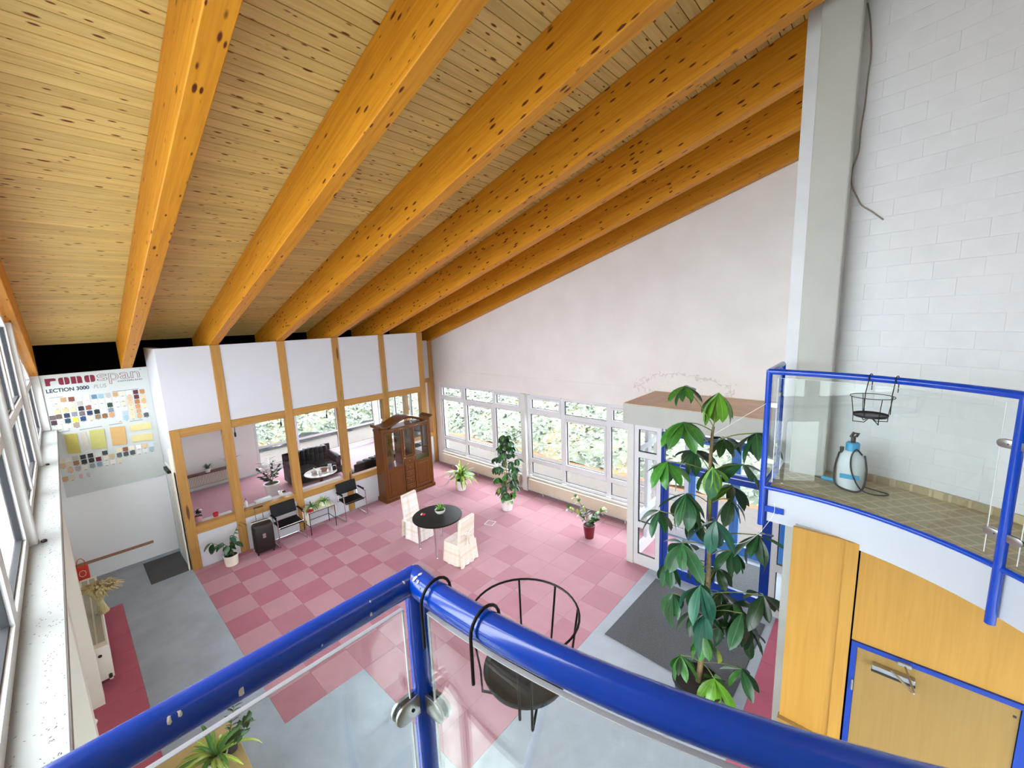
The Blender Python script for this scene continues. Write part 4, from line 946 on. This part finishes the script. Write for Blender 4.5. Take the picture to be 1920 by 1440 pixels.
# round table
rt = thing('round_table', 'round black table on chrome legs in the middle of the pink carpet', 'table', (-6.89, 5.01, 0))
B().lathe([(0, .712), (.525, .712), (.535, .72), (.535, .737), (.528, .742), (0, .742)], 56).make('table_top', 'black_gloss', rt, smooth=True, ang=.4)
for a in (45, 135, 225, 315):
    u = math.radians(a); x_, y_ = .42*math.cos(u), .42*math.sin(u); B().lathe([(.032, 0), (.03, .006), (.028, .01), (.028, .712)], 16, (x_, y_, 0)).make('leg', 'chrome', rt, smooth=True)
B().tube([(.42*math.cos(a), .42*math.sin(a), .695) for a in [2*PI*k/32 for k in range(32)]], .014, 6, True).make('apron_ring', 'chrome', rt)
pk = thing('cigarette_packet', 'small red packet lying on the round black table', 'packet', (-7.16, 4.83, .742), .5); B().box(-.045, .045, -.03, .03, 0, .022).make('box', 'red_plastic', pk, bevel=.002, seg=1); B().box(-.045, -.015, -.0305, .0305, .002, .0225).make('lid', 'white_plastic', pk)
def slip_chair(label, loc, rz):
    c = thing('dining_chair', label, 'chair', loc, rz, 'slip-covered dining chairs at the round table')
    b = B(); rnd = random.Random(int(abs(loc[0])*100)); N = 44; levels = [(0, 1.12), (.2, 1.07), (.42, 1.0), (.455, .97)]
    vs = []
    per = []
    for i in range(N):                                   # rounded square outline
        a = 2*PI*i/N; ca, sa = math.cos(a), math.sin(a); k = 1/max(abs(ca), abs(sa)); k = min(k, 1.28); per.append((.225*ca*k, .22*sa*k))
    for li, (z_, s_) in enumerate(levels):
        for i, (x_, y_) in enumerate(per):
            f = 1+(.05*math.sin(i*PI*2*9/N+1)+.03*math.sin(i*PI*2*5/N))*(1-z_/.46)
            vs.append((x_*s_*f, y_*s_*f, z_+(.012*math.sin(i*1.3) if li == 0 else 0)+(.012 if li == 0 else 0)))
    fs = []
    for l in range(len(levels)-1): fs += [(l*N+i, l*N+(i+1) % N, (l+1)*N+(i+1) % N, (l+1)*N+i) for i in range(N)]
    fs.append(tuple(range((len(levels)-1)*N, len(levels)*N)))
    b.add(vs, fs); b.make('seat_cover', 'plaid', c, smooth=True, ang=1.0)
    bk = B(); M_, K_ = 7, 14; fr, bkv = [], []
    for j in range(K_+1):
        z_ = .40+.60*j/K_
        for i in range(M_+1):
            y_ = -.215+.43*i/M_; nar = 1-.08*(j/K_); x_ = -.2-.07*(j/K_)
            fr.append((x_+.03, y_*nar, z_)); bkv.append((x_-.035+(-.03 if z_ < .45 else 0), y_*nar*1.02, z_))
    W_ = M_+1; n0 = len(fr); fs = []
    for j in range(K_):
        for i in range(M_):
            fs += [(j*W_+i, j*W_+i+1, (j+1)*W_+i+1, (j+1)*W_+i), (n0+j*W_+i, n0+(j+1)*W_+i, n0+(j+1)*W_+i+1, n0+j*W_+i+1)]
        fs += [(j*W_, (j+1)*W_, n0+(j+1)*W_, n0+j*W_), (j*W_+M_, n0+j*W_+M_, n0+(j+1)*W_+M_, (j+1)*W_+M_)]
    fs += [tuple(range(W_-1, -1, -1))[:0] or (0, n0, n0+M_, M_)] 
    for i in range(M_): fs.append((K_*W_+i, K_*W_+i+1, n0+K_*W_+i+1, n0+K_*W_+i))
    bk.add(fr+bkv, fs); bk.make('back_cover', 'plaid', c, smooth=True, ang=.9)
    sk = B(); vs = []                                     # hanging back skirt
    for j, z_ in enumerate((.015, .22, .44)):
        for i in range(13): y_ = -.25+.5*i/12; vs.append((-.265-.035*(1-z_/.44)-.018*math.sin(i*1.9)*(1-z_/.44), y_*(1+.06*(1-z_/.44)), z_+.01*math.sin(i)*(j == 0)))
    sk.add(vs, [(j*13+i, j*13+i+1, (j+1)*13+i+1, (j+1)*13+i) for j in range(2) for i in range(12)]); sk.make('back_skirt', 'plaid', c, smooth=True)
    bw = B()
    for s_ in (-1, 1):
        bw.tube(curve([(-.29, 0, .66), (-.30, s_*.05, .70), (-.285, s_*.1, .685), (-.3, s_*.05, .645), (-.29, 0, .66)], 4), .014, 6)
        bw.tube([(-.285, s_*.005, .65), (-.285, s_*.03, .5), (-.29, s_*.04, .42)], [.012, .02, .026], 6)
        bw.tube([(-.28, 0, .66), (-.262, s_*.2, .70), (-.235, s_*.215, .72)], [.012, .016, .016], 6)
    bw.make('bow', 'plaid', c, smooth=True)
    for sx_ in (-.19, .19):
        for s_ in (-.18, .18): B().tube([(sx_, s_, 0), (sx_, s_, .3)], .016, 6).make('leg', 'case_brown', c)
slip_chair('slip-covered dining chair on the far left side of the round table', (-7.62, 5.0, 0), .12)
slip_chair('slip-covered dining chair with a tied bow on its back, right of the round table', (-6.2, 4.98, 0), PI+.12)
fh = thing('floor_hatch', 'small square floor socket hatch with a pale rim in the pink carpet', 'floor hatch', (-6.76, 6.45, 0), .3)
B().box(-.11, .11, -.11, -.1, 0, .006).box(-.11, .11, .1, .11, 0, .006).box(-.11, -.1, -.1, .1, 0, .006).box(.1, .11, -.1, .1, 0, .006).make('rim', 'white_plastic', fh); B().box(-.1, .1, -.1, .1, 0, .003).make('lid', 'pink_light', fh)
# ================================================================== LOUNGE BEHIND THE GLASS
rd = thing('radiator', 'ribbed white panel radiator on the lounge wall behind the partition', 'radiator', (-15.42, 2.4, .12)); o = (-15.42, 2.4, .12)
B(o).box(-15.47, -15.4, 1.45, 3.25, .12, .5).make('panel', 'rad_grille', rd)
for k in range(44): B(o).box(-15.4, -15.385, 1.47+k*.0405, 1.492+k*.0405, .14, .48).make('rib', 'rad_white', rd)
B(o).box(-15.49, -15.25, 1.4, 3.3, .5, .53).make('shelf', 'cabinet_wood', rd)
for y_ in (1.7, 3.0): B(o).box(-15.49, -15.44, y_-.02, y_+.02, .12, .3).make('bracket', 'steel', rd)
for y_ in (3.42,): tag(B().tube([(-15.46, y_, .0), (-15.46, y_, 3.0)], .03, 10).make('heating_pipe', 'steel', smooth=True), 'grey vertical heating pipe beside the lounge radiator', 'pipe')
def pendant(x_, y_, l):
    p = thing('pendant_cord', l, 'lamp cord', (x_, y_, 2.3), 0, 'bare lamp cords hanging in the lounge'); B().tube(curve([(0, 0, .72), (.05, .02, .66), (.11, .0, .45), (.06, 0, .12)], 6), .008, 6).make('cord', 'black_plastic', p); B().lathe([(0, 0), (.02, .01), (.022, .09), (.008, .13), (0, .13)], 10, (.055, 0, 0)).make('socket', 'black_plastic', p, smooth=True)
pendant(-11.6, 2.62, 'bare lamp cord hanging behind the leftmost partition pane'); pendant(-11.8, 3.72, 'bare lamp cord hanging behind the second partition pane'); pendant(-11.6, 4.85, 'bare lamp cord hanging behind the third partition pane')
def sofa(label, loc, rz, Wd=1.5):
    s0 = thing('sofa', label, 'sofa', loc, rz)
    B().box(-.42, .40, -Wd/2, Wd/2, .06, .3).make('base', 'black_leather', s0, bevel=.04, smooth=True)
    n = 2
    for k in range(n):
        y0 = -Wd/2+.2+k*(Wd-.4)/n; y1 = y0+(Wd-.4)/n
        B().box(-.2, .42, y0+.005, y1-.005, .28, .48).make('seat_cushion', 'black_leather', s0, bevel=.07, seg=3, smooth=True)
        q = B()
        for m in range(4):
            a = y0+(y1-y0)*m/4; c_ = y0+(y1-y0)*(m+1)/4; q.box(-.42+.0, -.16, a+.003, c_-.003, .4, .98-.05*abs((m+k*4)-3.5)/3.5)
        q.make('back_cushion', 'black_leather', s0, bevel=.05, seg=3, smooth=True)
    for s_ in (-1, 1):
        B().tube([(-.4, s_*(Wd/2-.1), .62), (.2, s_*(Wd/2-.1), .6), (.4, s_*(Wd/2-.1), .56)], [.1, .11, .1], 14).make('armrest', 'black_leather', s0, smooth=True); B().box(-.4, .36, s_*(Wd/2-.1)-.085, s_*(Wd/2-.1)+.085, .06, .56).make('arm_panel', 'black_leather', s0, bevel=.03)
    B().box(-.46, -.38, -Wd/2+.02, Wd/2-.02, .06, .93).make('back_panel', 'black_leather', s0, bevel=.03)
sofa('black leather sofa with buttoned back facing the coffee table in the lounge', (-13.45, 5.05, 0), .0, 1.55)
sofa('low black leather couch standing right behind the partition near the cabinet', (-11.4, 6.15, 0), PI, 1.9)
ct = thing('coffee_table', 'round pale marble coffee table with dishes in the lounge', 'coffee table', (-12.42, 4.85, 0))
B().lathe([(0, .47), (.42, .47), (.46, .485), (.45, .505), (0, .505)], 36).make('top', 'marble', ct, smooth=True, ang=.4); B().lathe([(.25, 0), (.24, .03), (.07, .08), (.05, .25), (.09, .4), (.12, .47)], 20).make('pedestal', 'cabinet_wood', ct, smooth=True)
def pot(prof, name, label, cat, loc, mat, group=None):
    o_ = B().lathe(prof, 20).make(name, mat, smooth=True); o_.location = loc; return tag(o_, label, cat, group)
pot([(0, 0), (.06, 0), (.1, .05), (.085, .1), (.03, .12), (.02, .17), (0, .18)], 'teapot', 'white lidded pot at the left end of the marble coffee table', 'pot', (-12.45, 4.68, .505), 'pot_white')
pot([(0, 0), (.04, 0), (.05, .09), (.045, .09), (.036, .01), (0, .01)], 'cup', 'white cup beside the lidded pot on the coffee table', 'cup', (-12.3, 4.78, .505), 'pot_white')
pot([(0, 0), (.07, 0), (.12, .08), (.11, .085), (.06, .02), (0, .015)], 'fruit_bowl', 'brown bowl in the middle of the marble coffee table', 'bowl', (-12.4, 4.95, .505), 'rail_wood_tan')
pot([(0, 0), (.05, 0), (.055, .16), (.05, .16), (.045, .01), (0, .01)], 'glass_jar', 'tall pale jar behind the bowl on the coffee table', 'jar', (-12.42, 5.14, .505), 'tank_white')
pot([(0, 0), (.06, 0), (.06, .12), (.03, .14), (0, .14)], 'tin', 'dark tin at the right end of the marble coffee table', 'tin', (-12.25, 5.2, .505), 'case_brown')
# things on the partition ledge
ld = .912
pot([(0, 0), (.045, 0), (.055, .08), (.05, .08), (.042, .01), (0, .01)], 'enamel_mug', 'red mug with a pale rim on the ledge of the leftmost pane', 'mug', (-10.45, 1.80, ld), 'red_plastic')
tp = thing('hand_soap', 'small white pump bottle on the ledge of the second pane', 'bottle', (-10.45, 2.38, ld)); B().lathe([(0, 0), (.035, 0), (.035, .1), (.012, .13), (.012, .15), (0, .15)], 14).make('bottle', 'pot_white', tp, smooth=True); B().tube([(0, 0, .15), (0, 0, .19), (.03, 0, .185)], .006, 6).make('pump', 'black_plastic', tp)
bk_ = thing('book_stack', 'pale blue flat box on the ledge of the second pane', 'box', (-10.45, 2.72, ld), .1); B().box(-.05, .05, -.17, .17, 0, .05).make('box', 'board_grey', bk_, bevel=.003, seg=1); B().box(-.052, .052, -.172, .172, .05, .065).make('lid', 'tank_white', bk_)
bs = thing('cow_ornament', 'black and white ornament on the ledge of the second pane', 'ornament', (-10.45, 3.13, ld)); B().lathe([(0, 0), (.05, .01), (.07, .06), (.05, .11), (0, .13)], 14).make('body', 'pot_white', bs, smooth=True); B().obox((.06, .03, .1), (.03, .07, .05)).make('patch', 'black_plastic', bs, bevel=.01); B().obox((.03, -.06, .12), (.05, .05, .05)).make('head', 'pot_white', bs, bevel=.015)
# ================================================================== PLANTS
def leaf_mesh(name, L, W, mat, bend=.9, fold=.25, shape='oval', n=7, wave=0.0):
    """one leaf along +X, bending down as it goes"""
    b = B(); vs = []; x_ = z_ = 0.0; ang = 0.0
    for i in range(n+1):
        t_ = i/n
        if shape == 'oval': w_ = W*(math.sin(PI*min(1, t_**.85))**.75)
        elif shape == 'obov': w_ = W*(math.sin(PI*min(1, t_**1.25))**.7)
        else: w_ = W*min(1, t_*5+.35)*(1-t_**3)**.8
        w_ = max(w_, .0012); f = fold*w_; wv = wave*math.sin(t_*9)
        vs += [(x_-math.sin(ang)*-f*0, -w_, z_+f+wv), (x_, 0, z_), (x_, w_, z_+f-wv)]
        ang += bend/n; x_ += math.cos(ang)*L/n; z_ -= math.sin(ang)*L/n
    b.add(vs, [q for i in range(n) for q in ((i*3, i*3+1, i*3+4, i*3+3), (i*3+1, i*3+2, i*3+5, i*3+4))])
    me = b.mesh(name); me.polygons.foreach_set('use_smooth', [True]*len(me.polygons)); me.materials.append(MATS[mat]); return me
def put(me, root, p, az, pitch, roll=0, s=1.0, name='leaf'):
    m = Matrix.Translation(p) @ Matrix.Rotation(az, 4, 'Z') @ Matrix.Rotation(pitch, 4, 'Y') @ Matrix.Rotation(roll, 4, 'X') @ Matrix.Scale(s, 4)
    return obj(name, me, None, root, m)
def flowerpot(root, r0, r1, h, mat, name='pot', soil=True):
    p = B().lathe([(0, 0), (r0, 0), (r0*1.02, .008), (r1, h*.93), (r1*1.05, h*.94), (r1*1.05, h), (r1*.93, h), (r1*.9, h*.9), (0, h*.9)], 28).make(name, mat, root, smooth=True, ang=.5)
    if soil: B().lathe([(0, h*.9), (r1*.91, h*.9), (r1*.9, h*.93), (0, h*.95)], 20).make('soil', 'soil', root)
    return p
def strap_plant(name, label, loc, pr, n, L, W, mats, seed, potm='pot_white', bend=(1.0, 2.2), pit=(-1.45, -.5), cat='potted plant', group=None, hub=None):
    r0 = thing(name, label, cat, loc, 0, group); rnd = random.Random(seed); hz = 0
    if pr: flowerpot(r0, pr[0], pr[1], pr[2], potm); hz = pr[2]*.93
    if hub: B().tube([(0, 0, hz), (0, 0, hz+hub)], .015, 8).make('stem', 'bark', r0); hz += hub
    ms = [leaf_mesh('leaf', L*(.75+.5*i/5), W, mats[i % len(mats)], bend[0]+(bend[1]-bend[0])*i/5, .3, 'strap', 8) for i in range(6)]
    for k in range(n):
        az = k*2.399+rnd.uniform(-.3, .3); put(ms[rnd.randrange(6)], r0, (.01*math.cos(az), .01*math.sin(az), hz-.01+(hub or 0)*-.6*rnd.random()), az, rnd.uniform(*pit), rnd.uniform(-.3, .3), rnd.uniform(.8, 1.1))
    return r0
# ---- the big umbrella tree
TXY = Vector((-1.38, 4.74, 0)); tree = thing('umbrella_tree', 'very tall umbrella plant with drooping glossy leaves in a black tub by the entrance mat', 'potted tree', TXY)
flowerpot(tree, .22, .29, .38, 'pot_black', 'tub')
dh = Vector((TXY.x, TXY.y, 0)); Dn = dh.length; dh /= Dn
def hubpt(px, py, off):
    r0 = ray(px, py); k = (Dn+off)/(r0.x*dh.x+r0.y*dh.y); return EYE+r0*k-TXY
trunk = [hubpt(px, py, 0) for px, py in ((1316, 1262), (1319, 1200), (1326, 1130), (1329, 1060), (1330, 990), (1331, 930), (1332, 870), (1335, 820), (1338, 800))]
trunk[0] = Vector((0, 0, .3)) if abs(trunk[0].x) < .2 else trunk[0]
tk = curve(trunk, 4); B().tube(tk, [.034-.02*i/(len(tk)-1) for i in range(len(tk))], 10).make('trunk', 'bark', tree, smooth=True)
tup = tk[int(len(tk)*.55):]; B().tube(tup, [.024-.012*i/(len(tup)-1) for i in range(len(tup))], 10).make('green_stem', 'stem_green', tree, smooth=True)
LM = {}
for m_ in ('leaf_bright', 'leaf_mid', 'leaf_dark', 'leaf_blue', 'leaf_deep', 'leaf_yellow'):
    LM[m_] = [leaf_mesh('leaf', .37, .062, m_, .5, .28, 'obov', 7), leaf_mesh('leaf', .34, .066, m_, .8, .2, 'obov', 7, .004), leaf_mesh('leaf', .31, .054, m_, .3, .35, 'obov', 7)]
HUBS = [(1284, 724, -.05, 'leaf_mid', .62, 8, .55), (1347, 737, .05, 'leaf_bright', .9, 11, 1.0), (1281, 792, -.15, 'leaf_mid', .95, 9, .6), (1251, 866, -.2, 'leaf_mid', .85, 8, .75), (1300, 845, .22, 'leaf_deep', .85, 9, .5),
        (1357, 821, .2, 'leaf_deep', .75, 8, .4), (1418, 812, .1, 'leaf_dark', .9, 9, .6), (1336, 876, -.2, 'leaf_bright', .95, 8, 1.0), (1392, 871, .1, 'leaf_dark', .75, 7, .45), (1287, 925, -.18, 'leaf_dark', 1.05, 9, .85),
        (1374, 912, .22, 'leaf_deep', .75, 7, .4), (1370, 936, .0, 'leaf_deep', .85, 6, .8), (1236, 958, -.1, 'leaf_dark', .85, 7, .75), (1342, 976, -.15, 'leaf_blue', 1.0, 9, .9), (1279, 1018, -.15, 'leaf_dark', 1.0, 9, .55),
        (1421, 1003, .05, 'leaf_dark', .95, 9, .6), (1374, 1032, .1, 'leaf_dark', .8, 7, .85), (1252, 1054, -.05, 'leaf_dark', .9, 8, .8), (1313, 1098, -.25, 'leaf_blue', 1.1, 9, .9), (1262, 1113, -.1, 'leaf_dark', .95, 9, .9),
        (1322, 1150, -.2, 'leaf_blue', 1.0, 8, .95), (1374, 1133, .1, 'leaf_deep', .85, 7, .4), (1391, 1150, -.1, 'leaf_dark', 1.1, 10, .85), (1431, 1117, .05, 'leaf_deep', .95, 9, .7), (1320, 1189, -.15, 'leaf_mid', .85, 8, .9),
        (1276, 1229, -.05, 'leaf_mid', .75, 10, .8), (1339, 1272, -.12, 'leaf_bright', .9, 10, .75), (1391, 1254, .05, 'leaf_dark', .75, 7, .6), (1350, 1110, .2, 'leaf_deep', .9, 7, .5), (1300, 965, .2, 'leaf_deep', .8, 6, .5), (1355, 1160, .15, 'leaf_dark', .9, 7, .9), (1300, 1145, .15, 'leaf_deep', .85, 7, .9), (1345, 1065, .2, 'leaf_deep', .8, 6, .6), (1405, 1180, .1, 'leaf_deep', .9, 6, 1.0), (1310, 1050, .1, 'leaf_deep', .75, 5, .8)]
rnd = random.Random(12)
for px, py, off, mt, sc, n, pt in HUBS:
    h = hubpt(px, py, off); zt = min(max(h.z-.12, .6), tk[-1].z); q = min(tk, key=lambda p: abs(p.z-zt))
    fr = B().tube(curve([q, (q+h)/2+Vector((0, 0, .03)), h], 5), [.006]*11, 6).make('petiole', 'stem_green', tree, smooth=True)
    az0 = rnd.uniform(0, 6)
    for k in range(n):
        az = az0+2*PI*k/n+rnd.uniform(-.25, .25); m2 = mt
        if rnd.random() < .22: m2 = rnd.choice(['leaf_dark', 'leaf_mid', 'leaf_deep'])
        put(rnd.choice(LM[m2]), fr, h+Vector((0, 0, rnd.uniform(-.01, .01))), az, pt+rnd.uniform(-.4, .35), rnd.uniform(-.5, .5), sc*rnd.uniform(.95, 1.3))
put(LM['leaf_yellow'][1], tree, hubpt(1342, 1215, -.1), 1, .9, 0, .7)
# ---- dracaena, upright schefflera and zz plant near the gable windows
strap_plant('dracaena', 'bushy yellow green dracaena in a white pot by the gable windows', (-8.85, 7.36, 0), (.12, .16, .3), 84, .52, .03, ['leaf_bright', 'leaf_yellow', 'leaf_bright'], 4, bend=(.6, 1.7), pit=(-1.4, -.15), hub=.2)
sf = thing('schefflera', 'slender man-high schefflera with small dark leaves in a white pot', 'potted plant', (-6.93, 7.25, 0)); flowerpot(sf, .13, .17, .3, 'pot_white')
B().tube([(0, 0, .27), (.02, 0, .9), (.0, .02, 1.5), (.08, .02, 1.95)], [.014, .012, .01, .006], 8).make('stem', 'bark', sf); B().tube([(.02, .02, .27), (-.05, .03, .8), (-.08, .0, 1.35)], [.012, .01, .006], 8).make('stem', 'bark', sf)
SM = [leaf_mesh('leaf', .19, .045, m_, .6, .25, 'obov', 5) for m_ in ('leaf_deep', 'leaf_dark', 'leaf_mid', 'leaf_deep')]; SM.append(leaf_mesh('leaf', .19, .045, 'leaf_yellow', .6, .25, 'obov', 5))
rnd = random.Random(31)
for k in range(42):
    t_ = k/41; z_ = .33+1.68*t_; R_ = (.1+.27*math.sin(PI*(t_*.85+.12)))*(1 if t_ < .8 else .7); a = k*2.399; p = Vector((R_*math.cos(a)*rnd.uniform(.5, 1)+.07*t_*t_, R_*math.sin(a)*rnd.uniform(.5, 1), z_))
    pe = B().tube([(p.x*.25, p.y*.25, z_-.08), p], .004, 4).make('petiole', 'stem_green', sf); a0 = rnd.uniform(0, 6)
    for j in range(7): put(rnd.choice(SM[:4]) if (z_ > .7 or rnd.random() < .55) else SM[rnd.choice((2, 4))], pe, p, a0+j*2*PI/7, rnd.uniform(.2, .9), rnd.uniform(-.4, .4), rnd.uniform(.8, 1.15))
def zz_plant(name, label, loc, pr, potm, stems, lm, seed, s=1.0):
    r0 = thing(name, label, 'potted plant', loc); flowerpot(r0, pr[0], pr[1], pr[2], potm); rnd = random.Random(seed); z0 = pr[2]*.9
    for (dx, dy, dz) in stems:
        e = Vector((dx, dy, z0+dz)); st = curve([(rnd.uniform(-.03, .03), rnd.uniform(-.03, .03), z0), (dx*.35, dy*.35, z0+dz*.55), e], 6); o_ = B().tube(st, [.009-.006*i/(len(st)-1) for i in range(len(st))], 6).make('stalk', 'stem_green', r0, smooth=True)
        N = len(st); nl = 7
        for k in range(nl):
            i = int((.35+.6*k/(nl-1))*(N-1)); p = st[i]; d_ = (st[min(i+1, N-1)]-st[i-1]).normalized(); az = math.atan2(d_.y, d_.x)
            for sgn in (-1, 1): put(rnd.choice(lm), o_, p, az+sgn*1.15, -.45+rnd.uniform(-.2, .3), sgn*.4, s*rnd.uniform(.85, 1.1))
ZM = [leaf_mesh('leaf', .15, .036, m_, .35, .25, 'oval', 5) for m_ in ('leaf_deep', 'leaf_dark', 'leaf_mid')]
zz_plant('zz_plant', 'zz plant with three arching stalks in a dark red pot', (-4.54, 7.36, 0), (.095, .13, .3), 'pot_red', [(-.32, -.1, .68), (-.42, -.25, .42), (.32, .2, .42), (.12, .02, .28), (-.08, .05, .3), (.18, -.08, .22)], ZM+[leaf_mesh('leaf', .15, .036, 'leaf_yellow', .35, .25, 'oval', 5)], 3)
zz_plant('zz_plant', 'dark leaved potted plant in a grey pot on the lounge floor', (-13.0, 3.66, 0), (.16, .2, .4), 'pot_white', [(-.42, -.1, .6), (-.2, .1, .75), (.1, .25, .55), (.35, .1, .5), (-.1, -.3, .5), (.2, -.3, .35), (.0, .1, .7)], [leaf_mesh('leaf', .15, .03, m_, .4, .25, 'oval', 5) for m_ in ('leaf_deep', 'leaf_dark')], 8, 1.1)
# ---- rubber plant by the left end of the partition
fp = thing('rubber_plant', 'broad-leaved rubber plant in a cream pot at the left end of the partition', 'potted plant', (-9.86, 1.84, 0)); flowerpot(fp, .115, .13, .22, 'cream')
FM = [leaf_mesh('leaf', .2, .055, m_, .5, .2, 'oval', 6) for m_ in ('leaf_dark', 'leaf_blue', 'leaf_deep')]; rnd = random.Random(17)
for dx, dy, dz in ((.02, -.3, .42), (.05, -.12, .36), (.0, .04, .42), (-.05, .24, .62), (.1, .1, .3), (.1, -.05, .28)):
    e = Vector((dx, dy, .2+dz)); st = curve([(0, 0, .2), (dx*.4, dy*.4, .2+dz*.6), e], 5); o_ = B().tube(st, .006, 6).make('stem', 'stem_green', fp); put(FM[0], o_, e, math.atan2(dy, dx), .5, 0, 1)
    for k in range(4): p = st[int(len(st)*(.45+.13*k))]; put(rnd.choice(FM), o_, p, rnd.uniform(0, 6.28), rnd.uniform(.1, .9), rnd.uniform(-.3, .3), rnd.uniform(.75, 1.05))
# ---- plants on the stand, table, ledge, radiator and desk
strap_plant('spider_plant', 'spider plant in a small pot at the right end of the plant stand', (-9.88, 3.83, .557), (.06, .08, .12), 34, .26, .012, ['leaf_bright', 'leaf_yellow', 'leaf_mid'], 6, bend=(1.2, 2.6), pit=(-1.4, -.6))
strap_plant('spider_plant', 'spreading green plant at the left end of the plant stand', (-9.88, 3.56, .557), (.055, .07, .08), 22, .24, .014, ['leaf_dark', 'leaf_bright', 'leaf_mid'], 7, bend=(1.0, 2.2), pit=(-1.2, -.2))
o_ = B().lathe([(0, 0), (.06, 0), (.085, .03), (.08, .034), (.055, .01), (0, .01)], 20).make('red_dish', 'red_plastic', smooth=True); o_.location = (-9.78, 3.47, .557); tag(o_, 'small red dish on the front corner of the plant stand', 'dish')
sc = strap_plant('aloe', 'small aloe in a white bowl on the round black table', (-6.93, 5.12, .742), None, 22, .15, .016, ['leaf_mid', 'leaf_bright'], 9, bend=(.1, .6), pit=(-1.5, -.5), cat='potted plant')
B().lathe([(0, 0), (.07, 0), (.105, .04), (.115, .085), (.105, .085), (.095, .04), (.06, .02), (0, .02)], 28).make('bowl', 'pot_white', sc, smooth=True); B().lathe([(0, .07), (.1, .07), (0, .078)], 20).make('soil', 'soil', sc)
for ch in sc.children:
    if ch.name.startswith('leaf'): ch.location.z += .08
lf = thing('cyclamen', 'dark leaved pot plant with pale flowers on the ledge of the leftmost pane', 'potted plant', (-10.46, 1.50, .912)); flowerpot(lf, .055, .07, .13, 'pink_light'); rnd = random.Random(2)
CM = [leaf_mesh('leaf', .1, .035, m_, .7, .2, 'oval', 5) for m_ in ('case_brown', 'leaf_deep', 'pot_white')]
for k in range(30): put(CM[(0, 0, 1, 2)[k % 4]], lf, (rnd.uniform(-.02, .02), rnd.uniform(-.02, .02), .14+rnd.uniform(0, .12)), rnd.uniform(0, 6.28), rnd.uniform(-1.1, .2), 0, rnd.uniform(.5, .9))
for k, (y_, l, m_, n) in enumerate(((1.75, 'small plant with a drooping leaf on the left of the lounge radiator shelf', ['leaf_deep'], 7), (2.62, 'low bushy dark plant in the middle of the lounge radiator shelf', ['leaf_deep', 'leaf_dark'], 22), (3.2, 'upright dark plant at the right end of the lounge radiator shelf', ['leaf_deep'], 16))):
    strap_plant('pot_plant', l, (-15.33, y_, .53), (.06, .08, .12), n, .2 if k != 2 else .36, .022, m_, 40+k, bend=(.3, 1.2), pit=(-1.5, -.9 if k else -.6))
dk = thing('desk', 'pale wooden desk at the bottom left on the ground floor', 'desk', (-4.1, .32, 0)); o = (-4.1, .32, 0)
B(o).box(-4.95, -3.2, .03, .685, .715, .75).make('desk_top', 'desk_wood', dk, bevel=.004, seg=1)
for x_ in (-4.85, -3.3):
    for y_ in (.1, .6): B(o).box(x_-.025, x_+.025, y_-.025, y_+.025, 0, .715).make('leg', 'steel', dk)
strap_plant('spider_plant', 'broad strap-leaved spider plant in a white pot on the pale desk', (-4.42, .46, .75), (.07, .095, .15), 30, .34, .022, ['leaf_bright', 'leaf_mid', 'leaf_yellow'], 11, bend=(.8, 2.0), pit=(-1.45, -.6))
zz_plant('zz_plant', 'dark small-leaved plant at the right edge of the pale desk', (-4.52, .60, .75), (.05, .06, .1), 'pot_black', [(.12, .16, .22), (.0, .2, .14), (-.2, .12, .25), (.2, .08, .16)], [leaf_mesh('leaf', .08, .02, m_, .4, .25, 'oval', 5) for m_ in ('leaf_deep', 'leaf_dark')], 5)

pts = [EYE+ray(px, py)*k for px, py, k in ((1436, 757, 3.72), (1405, 775, 3.9), (1360, 802, 4.1), (1338, 815, 4.25))]
tag(B().tube(pts, .0016, 5).make('string', 'pot_white'), 'thin pale string tied from the far railing post to the top of the umbrella plant', 'string')
pts = [EYE+ray(px, py)*k for px, py, k in ((1452, 944, 3.72), (1451, 962, 3.72), (1436, 985, 3.8), (1418, 1004, 3.9), (1392, 1018, 4.05), (1376, 1020, 4.1))]
tag(B().tube(curve(pts, 4), .0016, 5).make('string', 'pot_white'), 'thin pale string looped from the railing bracket to a middle branch of the umbrella plant', 'string')
